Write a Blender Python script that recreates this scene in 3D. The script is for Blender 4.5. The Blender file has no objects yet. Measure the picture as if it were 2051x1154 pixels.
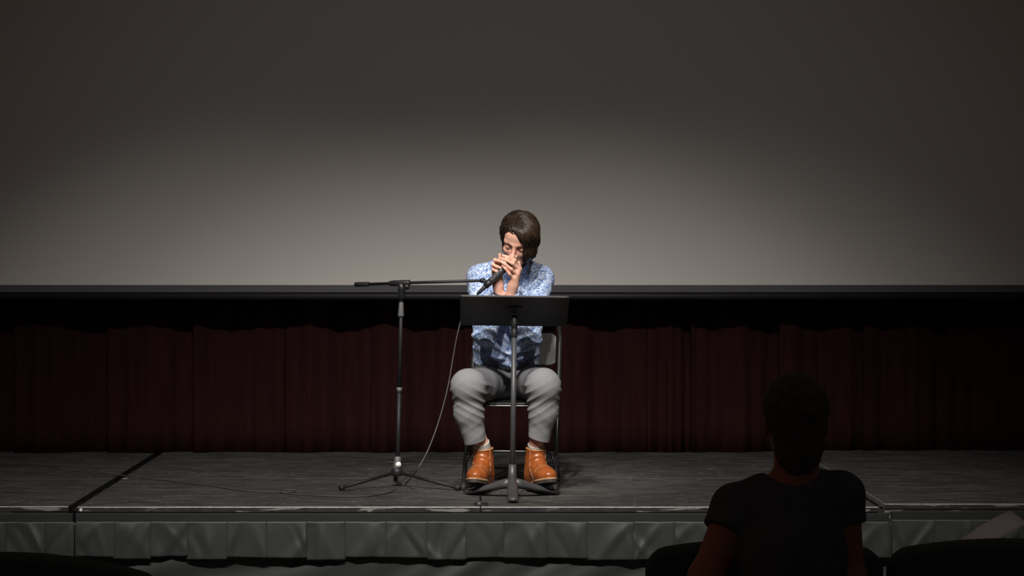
import bpy, bmesh, math, random
import numpy as np
from mathutils import Vector, Matrix

# ------------------------------------------------------------------ camera, world, light
random.seed(7)
SC = bpy.context.scene
COL = SC.collection
F, CX, CY, CAMY, EYE = 4272.0, 958.0, 506.0, -9.6, 1.606      # pixels, metres
cam = bpy.data.cameras.new('camera')
cam.sensor_width = 36.0
cam.lens = F / 2051 * 36
cam.shift_x = (1025.5 - CX) / 2051
cam.shift_y = -(577.0 - CY) / 2051
camo = bpy.data.objects.new('camera', cam)
COL.objects.link(camo)
camo.location = (0, CAMY, EYE)
camo.rotation_euler = (math.pi / 2, 0, 0)
SC.camera = camo

world = bpy.data.worlds.new('dark_hall')
SC.world = world
world.use_nodes = True
world.node_tree.nodes['Background'].inputs[0].default_value = (1.0, 0.74, 0.60, 1)
world.node_tree.nodes['Background'].inputs[1].default_value = 0.03

def spot(name, loc, target, power, half, blend, radius, color):
    l = bpy.data.lights.new(name, 'SPOT')
    l.energy = power; l.spot_size = 2 * math.radians(half); l.spot_blend = blend
    l.shadow_soft_size = radius; l.color = color
    o = bpy.data.objects.new(name, l); COL.objects.link(o)
    o.location = loc
    o.rotation_euler = (Vector(target) - Vector(loc)).to_track_quat('-Z', 'Y').to_euler()
    return o

WARM = (1.0, 0.95, 0.90)
spot('stage_spotlight', (-0.15, -5.2, 5.9), (0.10, 0.22, 0.55), 1180, 20.5, 1.0, 0.12, WARM)      # a bar of front-of-house lamps
spot('stage_spotlight', (-1.8, -5.2, 5.9), (-1.25, 0.22, 0.55), 980, 20.5, 1.0, 0.12, WARM)
spot('stage_spotlight', (1.55, -5.2, 5.9), (1.1, 0.22, 0.55), 680, 20.5, 1.0, 0.12, WARM)
spot('performer_spotlight', (-0.55, -3.5, 6.1), (0.14, 0.62, 1.10), 1150, 7.5, 0.9, 0.09, WARM)
spot('screen_fill', (0.0, -5.2, 5.9), (0.1, 1.2, 1.5), 92, 29, 1.0, 0.2, (0.95, 0.95, 0.95))  # added fill that lifts the dim upper part of the screen
spot('audience_fill', (-4.2, -5.5, 2.6), (0.52, -4.12, 0.80), 20, 6, 1.0, 0.15, (1.0, 0.16, 0.08))  # added red fill from the unseen left, narrowed onto the spectator's arm
spot('audience_fill', (1.60, -2.85, 4.2), (1.54, -3.02, 0.76), 7, 5, 1.0, 0.06, (0.95, 0.9, 1.0))  # added downlight with no visible source, brightens the paper sheet

SC.view_settings.view_transform = 'Standard'
SC.view_settings.look = 'None'
SC.view_settings.exposure = 0.0
SC.view_settings.gamma = 1.0
SC.view_settings.use_curve_mapping = False

S = 0.46                                                       # stage height
def at(px, py, Y):
    """world point at depth Y that the photograph shows at pixel px, py"""
    d = Y - CAMY
    return np.array(((px - CX) / F * d, Y, EYE - (py - CY) / F * d))

# ------------------------------------------------------------------ helpers
def tag(o, label=None, cat=None, group=None, kind=None):
    if label: o['label'] = label
    if cat: o['category'] = cat
    if group: o['group'] = group
    if kind: o['kind'] = kind
    return o

def empty(name, loc=(0, 0, 0), rz=0.0):
    o = bpy.data.objects.new(name, None)
    COL.objects.link(o); o.location = loc; o.rotation_euler = (0, 0, rz)
    o.empty_display_size = 0.1
    return o

def link(name, me, m, parent=None, smooth=False):
    me.materials.append(m)
    if smooth:
        me.polygons.foreach_set('use_smooth', [True] * len(me.polygons))
    o = bpy.data.objects.new(name, me)
    COL.objects.link(o)
    if parent: o.parent = parent
    return o

def pyobj(name, v, f, m, parent=None, smooth=False):
    me = bpy.data.meshes.new(name)
    me.from_pydata([tuple(map(float, p)) for p in v], [], [tuple(map(int, q)) for q in f])
    me.update()
    return link(name, me, m, parent, smooth)

class MB:
    """collects shapes for one mesh"""
    def __init__(s): s.v = []; s.f = []
    def add(s, v, f):
        n = len(s.v); s.v += [tuple(map(float, p)) for p in v]; s.f += [tuple(i + n for i in q) for q in f]
        return s
    def box(s, lo, hi, M=None):
        v = [Vector((x, y, z)) for x in (lo[0], hi[0]) for y in (lo[1], hi[1]) for z in (lo[2], hi[2])]
        if M is not None: v = [M @ p for p in v]
        return s.add(v, [(0, 1, 3, 2), (4, 6, 7, 5), (0, 4, 5, 1), (2, 3, 7, 6), (0, 2, 6, 4), (1, 5, 7, 3)])
    def tube(s, pts, r, n=10, cap=True):
        """round bar along a polyline; r a number or one radius per point"""
        P = [Vector(tuple(map(float, p))) for p in pts]
        R = [r] * len(P) if np.isscalar(r) else list(r)
        v = []; f = []; ref = None
        for i, p in enumerate(P):
            t = (P[min(i + 1, len(P) - 1)] - P[max(i - 1, 0)]).normalized()
            if ref is None:
                ref = Vector((0, 0, 1)) if abs(t.z) < 0.9 else Vector((1, 0, 0))
            a = (ref - t * ref.dot(t)).normalized(); b = t.cross(a); ref = a
            for k in range(n):
                w = 2 * math.pi * k / n
                v.append(p + (a * math.cos(w) + b * math.sin(w)) * R[i])
        for i in range(len(P) - 1):
            for k in range(n):
                f.append((i * n + k, i * n + (k + 1) % n, (i + 1) * n + (k + 1) % n, (i + 1) * n + k))
        if cap:
            f.append(tuple(reversed(range(n)))); f.append(tuple(range((len(P) - 1) * n, len(P) * n)))
        return s.add(v, f)
    def prism(s, out, z0, z1):
        n = len(out)
        v = [(x, y, z0) for x, y in out] + [(x, y, z1) for x, y in out]
        return s.add(v, [tuple(reversed(range(n))), tuple(range(n, 2 * n))] + [(i, (i + 1) % n, n + (i + 1) % n, n + i) for i in range(n)])
    def build(s, name, m, parent=None, smooth=False, bevel=0.0):
        o = pyobj(name, s.v, s.f, m, parent, smooth)
        if bevel:
            b = o.modifiers.new('bevel', 'BEVEL'); b.width = bevel; b.segments = 2; b.limit_method = 'ANGLE'
        return o

def smooth_path(pts, n=8):
    """Catmull-Rom through the points"""
    P = [np.array(p, float) for p in pts]
    P = [2 * P[0] - P[1]] + P + [2 * P[-1] - P[-2]]
    out = []
    for i in range(1, len(P) - 2):
        for k in range(n):
            t = k / n
            out.append(0.5 * (2 * P[i] + (P[i + 1] - P[i - 1]) * t + (2 * P[i - 1] - 5 * P[i] + 4 * P[i + 1] - P[i + 2]) * t * t
                              + (3 * P[i] - P[i - 1] - 3 * P[i + 1] + P[i + 2]) * t ** 3))
    out.append(P[-2])
    return out

def auto_smooth(o, deg=40):
    me = o.data
    me.polygons.foreach_set('use_smooth', [True] * len(me.polygons))
    bm = bmesh.new(); bm.from_mesh(me)
    for e in bm.edges:
        if len(e.link_faces) == 2 and e.calc_face_angle(0) > math.radians(deg): e.smooth = False
    bm.to_mesh(me); bm.free()
    return o

# ---- materials
def mat(name, color, rough=0.6, metal=0.0, spec=0.5, var=0.0, scale=8.0, stretch=(1, 1, 1), bump=0.0, bscale=60.0, sheen=0.0, coat=0.0):
    m = bpy.data.materials.new(name); m.use_nodes = True
    nt = m.node_tree; b = nt.nodes['Principled BSDF']
    b.inputs['Base Color'].default_value = (*color, 1)
    b.inputs['Roughness'].default_value = rough
    b.inputs['Metallic'].default_value = metal
    b.inputs['Specular IOR Level'].default_value = spec
    b.inputs['Sheen Weight'].default_value = sheen
    b.inputs['Coat Weight'].default_value = coat
    tc = nt.nodes.new('ShaderNodeTexCoord'); mp = nt.nodes.new('ShaderNodeMapping')
    nt.links.new(tc.outputs['Object'], mp.inputs['Vector'])
    mp.inputs['Scale'].default_value = stretch
    n = nt.nodes.new('ShaderNodeTexNoise'); n.inputs['Scale'].default_value = scale; n.inputs['Detail'].default_value = 6
    nt.links.new(mp.outputs['Vector'], n.inputs['Vector'])
    r = nt.nodes.new('ShaderNodeValToRGB')
    lo = tuple(max(0, c * (1 - var)) for c in color); hi = tuple(min(1, c * (1 + var)) for c in color)
    r.color_ramp.elements[0].position = 0.3; r.color_ramp.elements[1].position = 0.7
    r.color_ramp.elements[0].color = (*lo, 1); r.color_ramp.elements[1].color = (*hi, 1)
    nt.links.new(n.outputs['Fac'], r.inputs['Fac']); nt.links.new(r.outputs['Color'], b.inputs['Base Color'])
    if bump:
        n2 = nt.nodes.new('ShaderNodeTexNoise'); n2.inputs['Scale'].default_value = bscale; n2.inputs['Detail'].default_value = 4
        nt.links.new(mp.outputs['Vector'], n2.inputs['Vector'])
        bp = nt.nodes.new('ShaderNodeBump'); bp.inputs['Strength'].default_value = bump; bp.inputs['Distance'].default_value = 0.01
        nt.links.new(n2.outputs['Fac'], bp.inputs['Height']); nt.links.new(bp.outputs['Normal'], b.inputs['Normal'])
    m['bsdf'] = b.name
    return m

def layer(m, scale, stretch, lo, hi, color, distortion=0.0, detail=6.0, coords='Object'):
    """mix another colour over a material where a noise lies above lo..hi"""
    nt = m.node_tree; b = nt.nodes['Principled BSDF']
    tc = nt.nodes.new('ShaderNodeTexCoord'); mp = nt.nodes.new('ShaderNodeMapping'); mp.inputs['Scale'].default_value = stretch
    mp.inputs['Location'].default_value = (scale * 0.37, scale * 0.11, 1.7)
    nt.links.new(tc.outputs[coords], mp.inputs['Vector'])
    n = nt.nodes.new('ShaderNodeTexNoise'); n.inputs['Scale'].default_value = scale; n.inputs['Detail'].default_value = detail
    n.inputs['Distortion'].default_value = distortion
    nt.links.new(mp.outputs['Vector'], n.inputs['Vector'])
    r = nt.nodes.new('ShaderNodeMapRange'); r.inputs['From Min'].default_value = lo; r.inputs['From Max'].default_value = hi
    nt.links.new(n.outputs['Fac'], r.inputs['Value'])
    mx = nt.nodes.new('ShaderNodeMixRGB'); mx.inputs['Color2'].default_value = (*color, 1)
    old = b.inputs['Base Color'].links[0].from_socket
    nt.links.new(r.outputs['Result'], mx.inputs['Fac']); nt.links.new(old, mx.inputs['Color1'])
    nt.links.new(mx.outputs['Color'], b.inputs['Base Color'])
    return m

M = {}
M['screen'] = mat('screen_fabric', (0.72, 0.69, 0.66), 0.9, spec=0.1, var=0.02, scale=200)
M['border'] = mat('screen_border', (0.10, 0.10, 0.105), 0.8, var=0.06)
M['batten'] = mat('batten_black', (0.012, 0.012, 0.013), 0.6, var=0.1)
M['curtain'] = mat('curtain_velour', (0.025, 0.0080, 0.0085), 0.95, spec=0.05, var=0.18, scale=5, stretch=(6, 6, 0.5), sheen=0.0)
M['deck'] = mat('painted_plywood', (0.044, 0.043, 0.041), 0.62, spec=0.35, var=0.35, scale=5, stretch=(1, 5, 1), bump=0.25, bscale=90)
layer(M['deck'], 3.0, (1, 4, 1), 0.50, 0.75, (0.085, 0.081, 0.074), 0.6)
layer(M['deck'], 9.0, (0.7, 7, 1), 0.61, 0.69, (0.15, 0.145, 0.14), 0.2, 3)
layer(M['deck'], 22.0, (1, 3.2, 1), 0.695, 0.73, (0.28, 0.27, 0.265), 0.3, 2)
M['frame'] = mat('deck_frame', (0.028, 0.028, 0.028), 0.6, var=0.3, scale=20)
M['fascia'] = mat('worn_black_edge', (0.022, 0.022, 0.022), 0.55, var=0.3, scale=20)
layer(M['fascia'], 5.0, (1, 1, 8), 0.545, 0.585, (0.20, 0.19, 0.18), 0.5, 8)
M['alu'] = mat('aluminium_lip', (0.42, 0.41, 0.39), 0.42, 0.35, var=0.25, scale=40)
M['skirt'] = mat('satin_black', (0.030, 0.033, 0.0315), 0.50, spec=0.40, var=0.10, scale=6, bump=0.12, bscale=300, sheen=0.15)
M['band'] = mat('black_webbing', (0.012, 0.0135, 0.013), 0.7, var=0.1)
M['floor'] = mat('hall_carpet', (0.022, 0.018, 0.016), 0.9, var=0.2, scale=30)
M['black'] = mat('black_enamel', (0.013, 0.013, 0.014), 0.55, spec=0.35, var=0.1)
M['desk'] = mat('desk_black', (0.020, 0.021, 0.023), 0.5, var=0.08, scale=40, bump=0.05, bscale=400)
M['stand'] = mat('stand_grey_black', (0.050, 0.050, 0.052), 0.42, var=0.12, scale=30)
M['plastic'] = mat('black_plastic', (0.015, 0.015, 0.016), 0.45, var=0.1)
M['chrome'] = mat('steel_grey', (0.30, 0.30, 0.30), 0.35, 0.8, var=0.08)
M['grip'] = mat('grey_grip', (0.11, 0.11, 0.11), 0.5, var=0.1)
M['white'] = mat('white_sticker', (0.85, 0.85, 0.83), 0.5, var=0.03)
M['rubber'] = mat('black_rubber', (0.014, 0.014, 0.014), 0.7, var=0.1)
M['chair'] = mat('chair_enamel', (0.020, 0.020, 0.021), 0.28, spec=0.6, var=0.06)
M['chair_pad'] = mat('chair_vinyl', (0.11, 0.11, 0.108), 0.32, spec=0.6, var=0.1, bump=0.05, bscale=300)
M['mic'] = mat('mic_grey', (0.045, 0.046, 0.048), 0.45, 0.2, var=0.08)
M['cable'] = mat('cable_black', (0.065, 0.062, 0.058), 0.5, var=0.1)
M['skin'] = mat('skin', (0.70, 0.39, 0.29), 0.5, spec=0.35, var=0.10, scale=45, bump=0.05, bscale=350)
layer(M['skin'], 18, (1, 1, 1), 0.52, 0.75, (0.68, 0.32, 0.24))
b = M['skin'].node_tree.nodes['Principled BSDF']
b.inputs['Subsurface Weight'].default_value = 0.12; b.inputs['Subsurface Radius'].default_value = (0.012, 0.004, 0.002)
M['skin_shaded'] = mat('skin_shaded', (0.26, 0.125, 0.085), 0.55, spec=0.3, var=0.1, scale=45)  # darker copy of the skin: the hall's gloom is put into its colour
M['hair'] = mat('brown_hair', (0.015, 0.0092, 0.0062), 0.42, spec=0.35, var=0.35, scale=60)
M['strand'] = mat('brown_strand', (0.030, 0.0185, 0.0115), 0.33, spec=0.5, var=0.5, scale=40)
M['brow'] = mat('brow_hair', (0.045, 0.022, 0.014), 0.6, var=0.2)
M['gold'] = mat('gold', (0.8, 0.52, 0.22), 0.25, 1.0, var=0.05)
M['watch'] = mat('dark_band', (0.02, 0.018, 0.018), 0.5, var=0.1)
M['shirt'] = mat('shirt_print', (0.62, 0.69, 0.81), 0.75, spec=0.2, var=0.08, scale=30, bump=0.35, bscale=70)
layer(M['shirt'], 95, (1, 1, 1), 0.45, 0.515, (0.14, 0.235, 0.475), 1.8, 2.5)
layer(M['shirt'], 42, (1, 1, 1.2), 0.57, 0.64, (0.085, 0.15, 0.36), 1.6, 3)
layer(M['shirt'], 120, (1, 1, 1), 0.58, 0.64, (0.72, 0.78, 0.86), 1.2, 2)
M['trousers'] = mat('grey_twill', (0.200, 0.203, 0.211), 0.85, spec=0.15, var=0.10, scale=160, bump=0.10, bscale=480)
layer(M['trousers'], 420, (1, 1, 0.5), 0.50, 0.75, (0.26, 0.264, 0.275))
M['sock'] = mat('sock_grey', (0.42, 0.41, 0.37), 0.9, var=0.12, scale=100, stretch=(3, 3, 1), bump=0.3, bscale=200)
M['boot'] = mat('tan_leather', (0.30, 0.078, 0.018), 0.30, spec=0.55, var=0.22, scale=26, bump=0.12, bscale=60)
layer(M['boot'], 14, (1, 1, 1), 0.55, 0.8, (0.42, 0.15, 0.045))
M['toe'] = mat('tan_leather_toe', (0.42, 0.18, 0.065), 0.42, spec=0.5, var=0.3, scale=35, bump=0.1, bscale=80)
M['welt'] = mat('welt_cream', (0.42, 0.26, 0.14), 0.6, var=0.2, scale=60)
M['sole'] = mat('sole_dark', (0.035, 0.024, 0.018), 0.7, var=0.2, scale=40)
M['seat'] = mat('theatre_seat_cloth', (0.075, 0.095, 0.10), 0.95, spec=0.1, var=0.15, scale=60)
M['tee'] = mat('tshirt_black', (0.075, 0.095, 0.115), 0.95, spec=0.1, var=0.15, scale=30)
M['pants'] = mat('dark_trousers', (0.07, 0.08, 0.09), 0.95, spec=0.1, var=0.15, scale=30)
M['hair_dark'] = mat('dark_hair', (0.075, 0.075, 0.065), 0.8, spec=0.2, var=0.3, scale=90)
M['paper'] = mat('paper', (0.88, 0.85, 0.88), 0.8, var=0.02)

# ---- signed-distance modelling (smooth unions meshed by surface nets)
def smin(a, b, k):
    if k <= 0: return np.minimum(a, b)
    h = np.maximum(k - np.abs(a - b), 0) / k
    return np.minimum(a, b) - h * h * k * 0.25
def smax(a, b, k): return -smin(-a, -b, k)

class Prim:
    def __init__(s, fn, lo, hi, k=0.02): s.fn = fn; s.lo = np.array(lo, float); s.hi = np.array(hi, float); s.k = k

def rc(a, b, ra, rb, k=0.02):
    """tapered capsule"""
    a = np.array(a, float); b = np.array(b, float); d = b - a; L2 = max(float(d @ d), 1e-12)
    def fn(X, Y, Z):
        x = X - a[0]; y = Y - a[1]; z = Z - a[2]
        t = np.clip((x * d[0] + y * d[1] + z * d[2]) / L2, 0, 1)
        return np.sqrt((x - t * d[0]) ** 2 + (y - t * d[1]) ** 2 + (z - t * d[2]) ** 2) - (ra + (rb - ra) * t)
    r = max(ra, rb)
    return Prim(fn, np.minimum(a, b) - r, np.maximum(a, b) + r, k)

def el(c, r, R=None, k=0.02):
    """ellipsoid; R: rotation matrix whose columns are its axes"""
    c = np.array(c, float); r = np.array(r, float); R = np.eye(3) if R is None else np.array(R, float)
    def fn(X, Y, Z):
        x = X - c[0]; y = Y - c[1]; z = Z - c[2]
        u = R[0, 0] * x + R[1, 0] * y + R[2, 0] * z; v = R[0, 1] * x + R[1, 1] * y + R[2, 1] * z; w = R[0, 2] * x + R[1, 2] * y + R[2, 2] * z
        k0 = np.sqrt((u / r[0]) ** 2 + (v / r[1]) ** 2 + (w / r[2]) ** 2)
        k1 = np.sqrt((u / r[0] ** 2) ** 2 + (v / r[1] ** 2) ** 2 + (w / r[2] ** 2) ** 2)
        return k0 * (k0 - 1) / np.maximum(k1, 1e-6)
    m = float(r.max())
    e = np.abs(R) @ r
    return Prim(fn, c - e, c + e, k)

def rot(rx=0, ry=0, rz=0):
    return np.array((Matrix.Rotation(math.radians(rz), 3, 'Z') @ Matrix.Rotation(math.radians(ry), 3, 'Y') @ Matrix.Rotation(math.radians(rx), 3, 'X')))

def blend(prims):
    """one function over all given points; prims: Prim or ('-', Prim)"""
    def fn(X, Y, Z):
        f = None
        for p in prims:
            if isinstance(p, tuple):
                f = smax(f, -p[1].fn(X, Y, Z), p[1].k)
            else:
                d = p.fn(X, Y, Z); f = d if f is None else smin(f, d, p.k)
        return f
    return fn

class Field:
    def __init__(s, lo, hi, h):
        s.lo = np.array(lo, float); s.h = h
        s.n = np.ceil((np.array(hi, float) - s.lo) / h).astype(int) + 1
        s.f = np.full(tuple(s.n), 1.0, np.float32)
        s.ax = [(s.lo[i] + h * np.arange(s.n[i])).astype(np.float32) for i in range(3)]
    def sl(s, lo, hi, m):
        r = []
        for i in range(3):
            a = int(np.clip(math.floor((lo[i] - m - s.lo[i]) / s.h), 0, s.n[i])); b = int(np.clip(math.ceil((hi[i] + m - s.lo[i]) / s.h) + 1, 0, s.n[i]))
            r.append(slice(a, b))
        return tuple(r)
    def pts(s, sl): return (s.ax[0][sl[0]][:, None, None], s.ax[1][sl[1]][None, :, None], s.ax[2][sl[2]][None, None, :])
    def add(s, *prims):
        for p in prims:
            q = s.sl(p.lo, p.hi, p.k + 3 * s.h)
            if 0 in s.f[q].shape: continue
            s.f[q] = smin(s.f[q], p.fn(*s.pts(q)).astype(np.float32), p.k)
        return s
    def sub(s, *prims):
        for p in prims:
            q = s.sl(p.lo, p.hi, p.k + 3 * s.h)
            if 0 in s.f[q].shape: continue
            s.f[q] = smax(s.f[q], -p.fn(*s.pts(q)).astype(np.float32), p.k)
        return s
    def cut(s, c, n, rad=None):
        """remove what lies on the side n points to, only near c when rad is given"""
        c = np.array(c, float); n = np.array(n, float); n /= np.linalg.norm(n)
        q = s.sl(c - rad, c + rad, 0) if rad else s.sl(s.lo, s.lo + s.n * s.h, 0)
        X, Y, Z = s.pts(q)
        s.f[q] = np.maximum(s.f[q], ((X - c[0]) * n[0] + (Y - c[1]) * n[1] + (Z - c[2]) * n[2]).astype(np.float32))
        return s
    def displace(s, fn):
        X, Y, Z = s.pts(s.sl(s.lo, s.lo + s.n * s.h, 0))
        near = np.abs(s.f) < 0.04
        I = np.nonzero(near)
        s.f[near] += fn(s.ax[0][I[0]], s.ax[1][I[1]], s.ax[2][I[2]]).astype(np.float32)
        return s
    def mesh(s, name):
        f = s.f.copy()
        f[0] = f[-1] = 1; f[:, 0] = f[:, -1] = 1; f[:, :, 0] = f[:, :, -1] = 1
        g = f < 0; nx, ny, nz = f.shape
        cnt = np.zeros((nx - 1, ny - 1, nz - 1), np.int8)
        for i in (0, 1):
            for j in (0, 1):
                for k in (0, 1): cnt += g[i:nx - 1 + i, j:ny - 1 + j, k:nz - 1 + k]
        act = np.nonzero((cnt > 0) & (cnt < 8))
        idx = np.full(cnt.shape, -1, np.int32); idx[act] = np.arange(len(act[0]))
        acc = np.zeros((len(act[0]), 3)); num = np.zeros(len(act[0]))
        cor = [(i, j, k) for i in (0, 1) for j in (0, 1) for k in (0, 1)]
        val = {c: f[act[0] + c[0], act[1] + c[1], act[2] + c[2]].astype(float) for c in cor}
        for a in cor:
            for d in range(3):
                if a[d]: continue
                c = list(a); c[d] = 1; c = tuple(c)
                va, vb = val[a], val[c]; x = (va < 0) != (vb < 0)
                t = np.where(x, va / np.where(x, va - vb, 1), 0)
                p = np.tile(np.array(a, float), (len(t), 1)); p[:, d] = t
                acc[x] += p[x]; num[x] += 1
        v = (np.stack(act, 1) + acc / num[:, None]) * s.h + s.lo
        quads = []
        for d in range(3):
            e = [slice(0, n) for n in f.shape]; e2 = list(e); e[d] = slice(0, f.shape[d] - 1); e2[d] = slice(1, f.shape[d])
            A = g[tuple(e)]; B = g[tuple(e2)]
            I = np.nonzero(A != B)
            u, w = (d + 1) % 3, (d + 2) % 3
            def cell(du, dw):
                c = list(I); c[u] = c[u] - du; c[w] = c[w] - dw
                return idx[tuple(c)]
            q = np.stack([cell(1, 1), cell(0, 1), cell(0, 0), cell(1, 0)], 1)
            flip = ~A[I]
            q[flip] = q[flip][:, ::-1]
            quads.append(q)
        q = np.concatenate(quads)
        me = bpy.data.meshes.new(name)
        me.vertices.add(len(v)); me.vertices.foreach_set('co', v.astype(np.float32).ravel())
        me.loops.add(4 * len(q)); me.loops.foreach_set('vertex_index', q.astype(np.int32).ravel())
        me.polygons.add(len(q)); me.polygons.foreach_set('loop_start', (4 * np.arange(len(q))).astype(np.int32))
        me.update(); me.validate()
        return me
    def build(s, name, m, parent=None, origin=None):
        me = s.mesh(name)
        o = link(name, me, m, parent, True)
        if origin is not None: me.transform(Matrix.Translation(-Vector(origin))); o.location = origin
        return o

RNG = np.random.RandomState(4)
def warp(X, Y, Z, f, seed):
    r = np.random.RandomState(seed); o = 0
    for i in range(4):
        d = r.randn(3); d *= f * (0.6 + 0.8 * r.rand()) / np.linalg.norm(d)
        o = o + np.sin(X * d[0] + Y * d[1] + Z * d[2] + r.rand() * 6.28)
    return o / 4
def ridge(ph): return (0.5 + 0.5 * np.sin(ph)) ** 2
def near(X, Y, Z, c, r):
    d2 = (X - c[0]) ** 2 + (Y - c[1]) ** 2 + (Z - c[2]) ** 2
    return np.exp(-d2 / (r * r))

# ------------------------------------------------------------------ the hall: floor, curtain, screen
fl = MB()
fl.box((-9, -14, -0.05), (9, 6, 0.0))
tag(fl.build('floor', M['floor']), 'dark hall floor in front of and under the stage', None, None, 'structure')

cur = empty('stage_curtain', (0.3, 2.72, S))
tag(cur, 'dark red pleated curtain hanging behind the stage below the white screen', 'curtain')
edges = [-4.6, -4.1, -3.6, -3.15, -2.66, -2.13, -1.63, -1.11, -0.61, -0.08, 0.44, 0.97, 1.22, 1.72, 2.2, 2.7, 3.2, 3.7, 4.2, 4.7]
for i in range(len(edges) - 1):
    x0, x1 = edges[i], edges[i + 1] + 0.03
    nx, nz = 44, 8
    r = random.Random(40 + i)
    ph = [r.uniform(0, 6.28) for _ in range(4)]; nf = r.choice((2, 3, 3))
    v = []; f = []
    for a in range(nx + 1):
        u = a / nx
        for c in range(nz + 1):
            w = c / nz; z = w * 1.3
            y = 0.026 * math.sin(nf * math.pi * u + ph[0] + 0.25 * math.sin(3 * w + ph[3])) + 0.009 * math.sin(7 * 2 * math.pi * u * 0.7 + ph[1]) * (1 - 0.3 * w) - 0.055 * (1 - u) + 0.05
            v.append((x0 + (x1 - x0) * u - 0.3, y - 0.10, z + (0.0115 if x1 > 1.8 else 0.001)))
    for a in range(nx):
        for c in range(nz):
            n = a * (nz + 1) + c
            f.append((n, n + nz + 1, n + nz + 2, n + 1))
    o = pyobj('curtain_panel', v, f, M['curtain'], cur, True)
    s_ = o.modifiers.new('thick', 'SOLIDIFY'); s_.thickness = 0.006; s_.offset = 1

scr = empty('projection_screen', (0.2, 2.35, 1.30))
tag(scr, 'large white projection screen with grey lower border hanging behind the performer', 'projection screen')
sz = at(0, 571.0, 2.35)[2]
b1 = at(0, 585.5, 2.35)[2]; b2 = at(0, 601, 2.35)[2]
MB().box((-3.6, 0.0, sz - 1.30), (3.8, 0.012, 4.3)).build('screen_surface', M['screen'], scr)
MB().box((-3.6, -0.003, b1 - 1.30), (3.8, 0.010, sz - 1.30)).build('lower_border', M['border'], scr)
MB().tube([(-3.6, 0.006, b2 + 0.02 - 1.3), (3.8, 0.006, b2 + 0.02 - 1.3)], 0.021, 14).build('bottom_batten', M['batten'], scr, True)

# ------------------------------------------------------------------ stage decks
def deck(x0, x1, y0, y1, top, front, label):
    o = empty('stage_deck', ((x0 + x1) / 2, (y0 + y1) / 2, 0)); tag(o, label, 'stage deck', 'black stage decks')
    w, d = (x1 - x0) / 2, (y1 - y0) / 2
    MB().box((-w + 0.004, -d + 0.004, top - 0.018), (w - 0.004, d - 0.004, top)).build('deck_board', M['deck'], o, bevel=0.002)
    for a in (((-w, -d, top - 0.085), (w, -d + 0.03, top - 0.022)), ((-w, d - 0.03, top - 0.085), (w, d, top - 0.022)),
              ((-w, -d + 0.03, top - 0.085), (-w + 0.03, d - 0.03, top - 0.022)), ((w - 0.03, -d + 0.03, top - 0.085), (w, d - 0.03, top - 0.022))): MB().box(*a).build('frame_rail', M['fascia'], o)
    MB().box((-w, -d - 0.001, top - 0.004), (w, -d + 0.005, top + 0.0015)).build('edge_lip', M['alu'] if front else M['frame'], o, bevel=0.001)
    MB().box((-w, -d, top - 0.026), (w, -d + 0.004, top - 0.004)).build('front_fascia', M['fascia'], o)
    MB().box((-w, d - 0.003, top - 0.022), (w, d, top + 0.0005)).build('edge_lip', M['frame'], o, bevel=0.001)
    sm_ = M['alu'] if x0 > 1.5 else M['frame']
    MB().box((-w, -d + 0.005, top - 0.022), (-w + 0.005, d - 0.003, top + 0.001)).build('edge_lip', sm_, o, bevel=0.001)
    MB().box((w - 0.005, -d + 0.005, top - 0.022), (w, d - 0.003, top + 0.001)).build('edge_lip', sm_, o, bevel=0.001)
    for sx in (-1, 1):
        for sy in (-1, 1):
            MB().tube([(sx * (w - 0.12), sy * (d - 0.12), 0.0), (sx * (w - 0.12), sy * (d - 0.12), top - 0.085)], 0.02, 8).build('leg', M['frame'], o, True)
    return o
XL, XC, XR = -1.805, 0.012, 1.835
T0 = S
deck(-3.65, XL - 0.05, 0.05, 1.22, T0 - 0.004, True, 'front row black stage deck at the far left, beyond the dark joint')
deck(-3.65, XL - 0.05, 1.224, 2.95, T0 - 0.004, False, 'back row black stage deck at the far left beside the curtain')
deck(XL, XC - 0.004, 0.0, 1.22, T0, True, 'front row black stage deck carrying the tripod microphone stand')
deck(XL, XC - 0.004, 1.224, 2.95, T0, False, 'back row black stage deck behind the tripod microphone stand')
deck(XC, XR - 0.035, 0.0, 1.22, T0, True, 'front row black stage deck carrying the music stand and chair')
deck(XC, XR - 0.035, 1.224, 2.95, T0, False, 'back row black stage deck behind the seated performer')
deck(XR + 0.0, 3.7, 0.03, 1.22, T0 + 0.010, True, 'front row black stage deck with silver side lip at the far right')
deck(XR + 0.0, 3.7, 1.224, 2.95, T0 + 0.010, False, 'back row black stage deck at the far right behind the audience')

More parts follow.
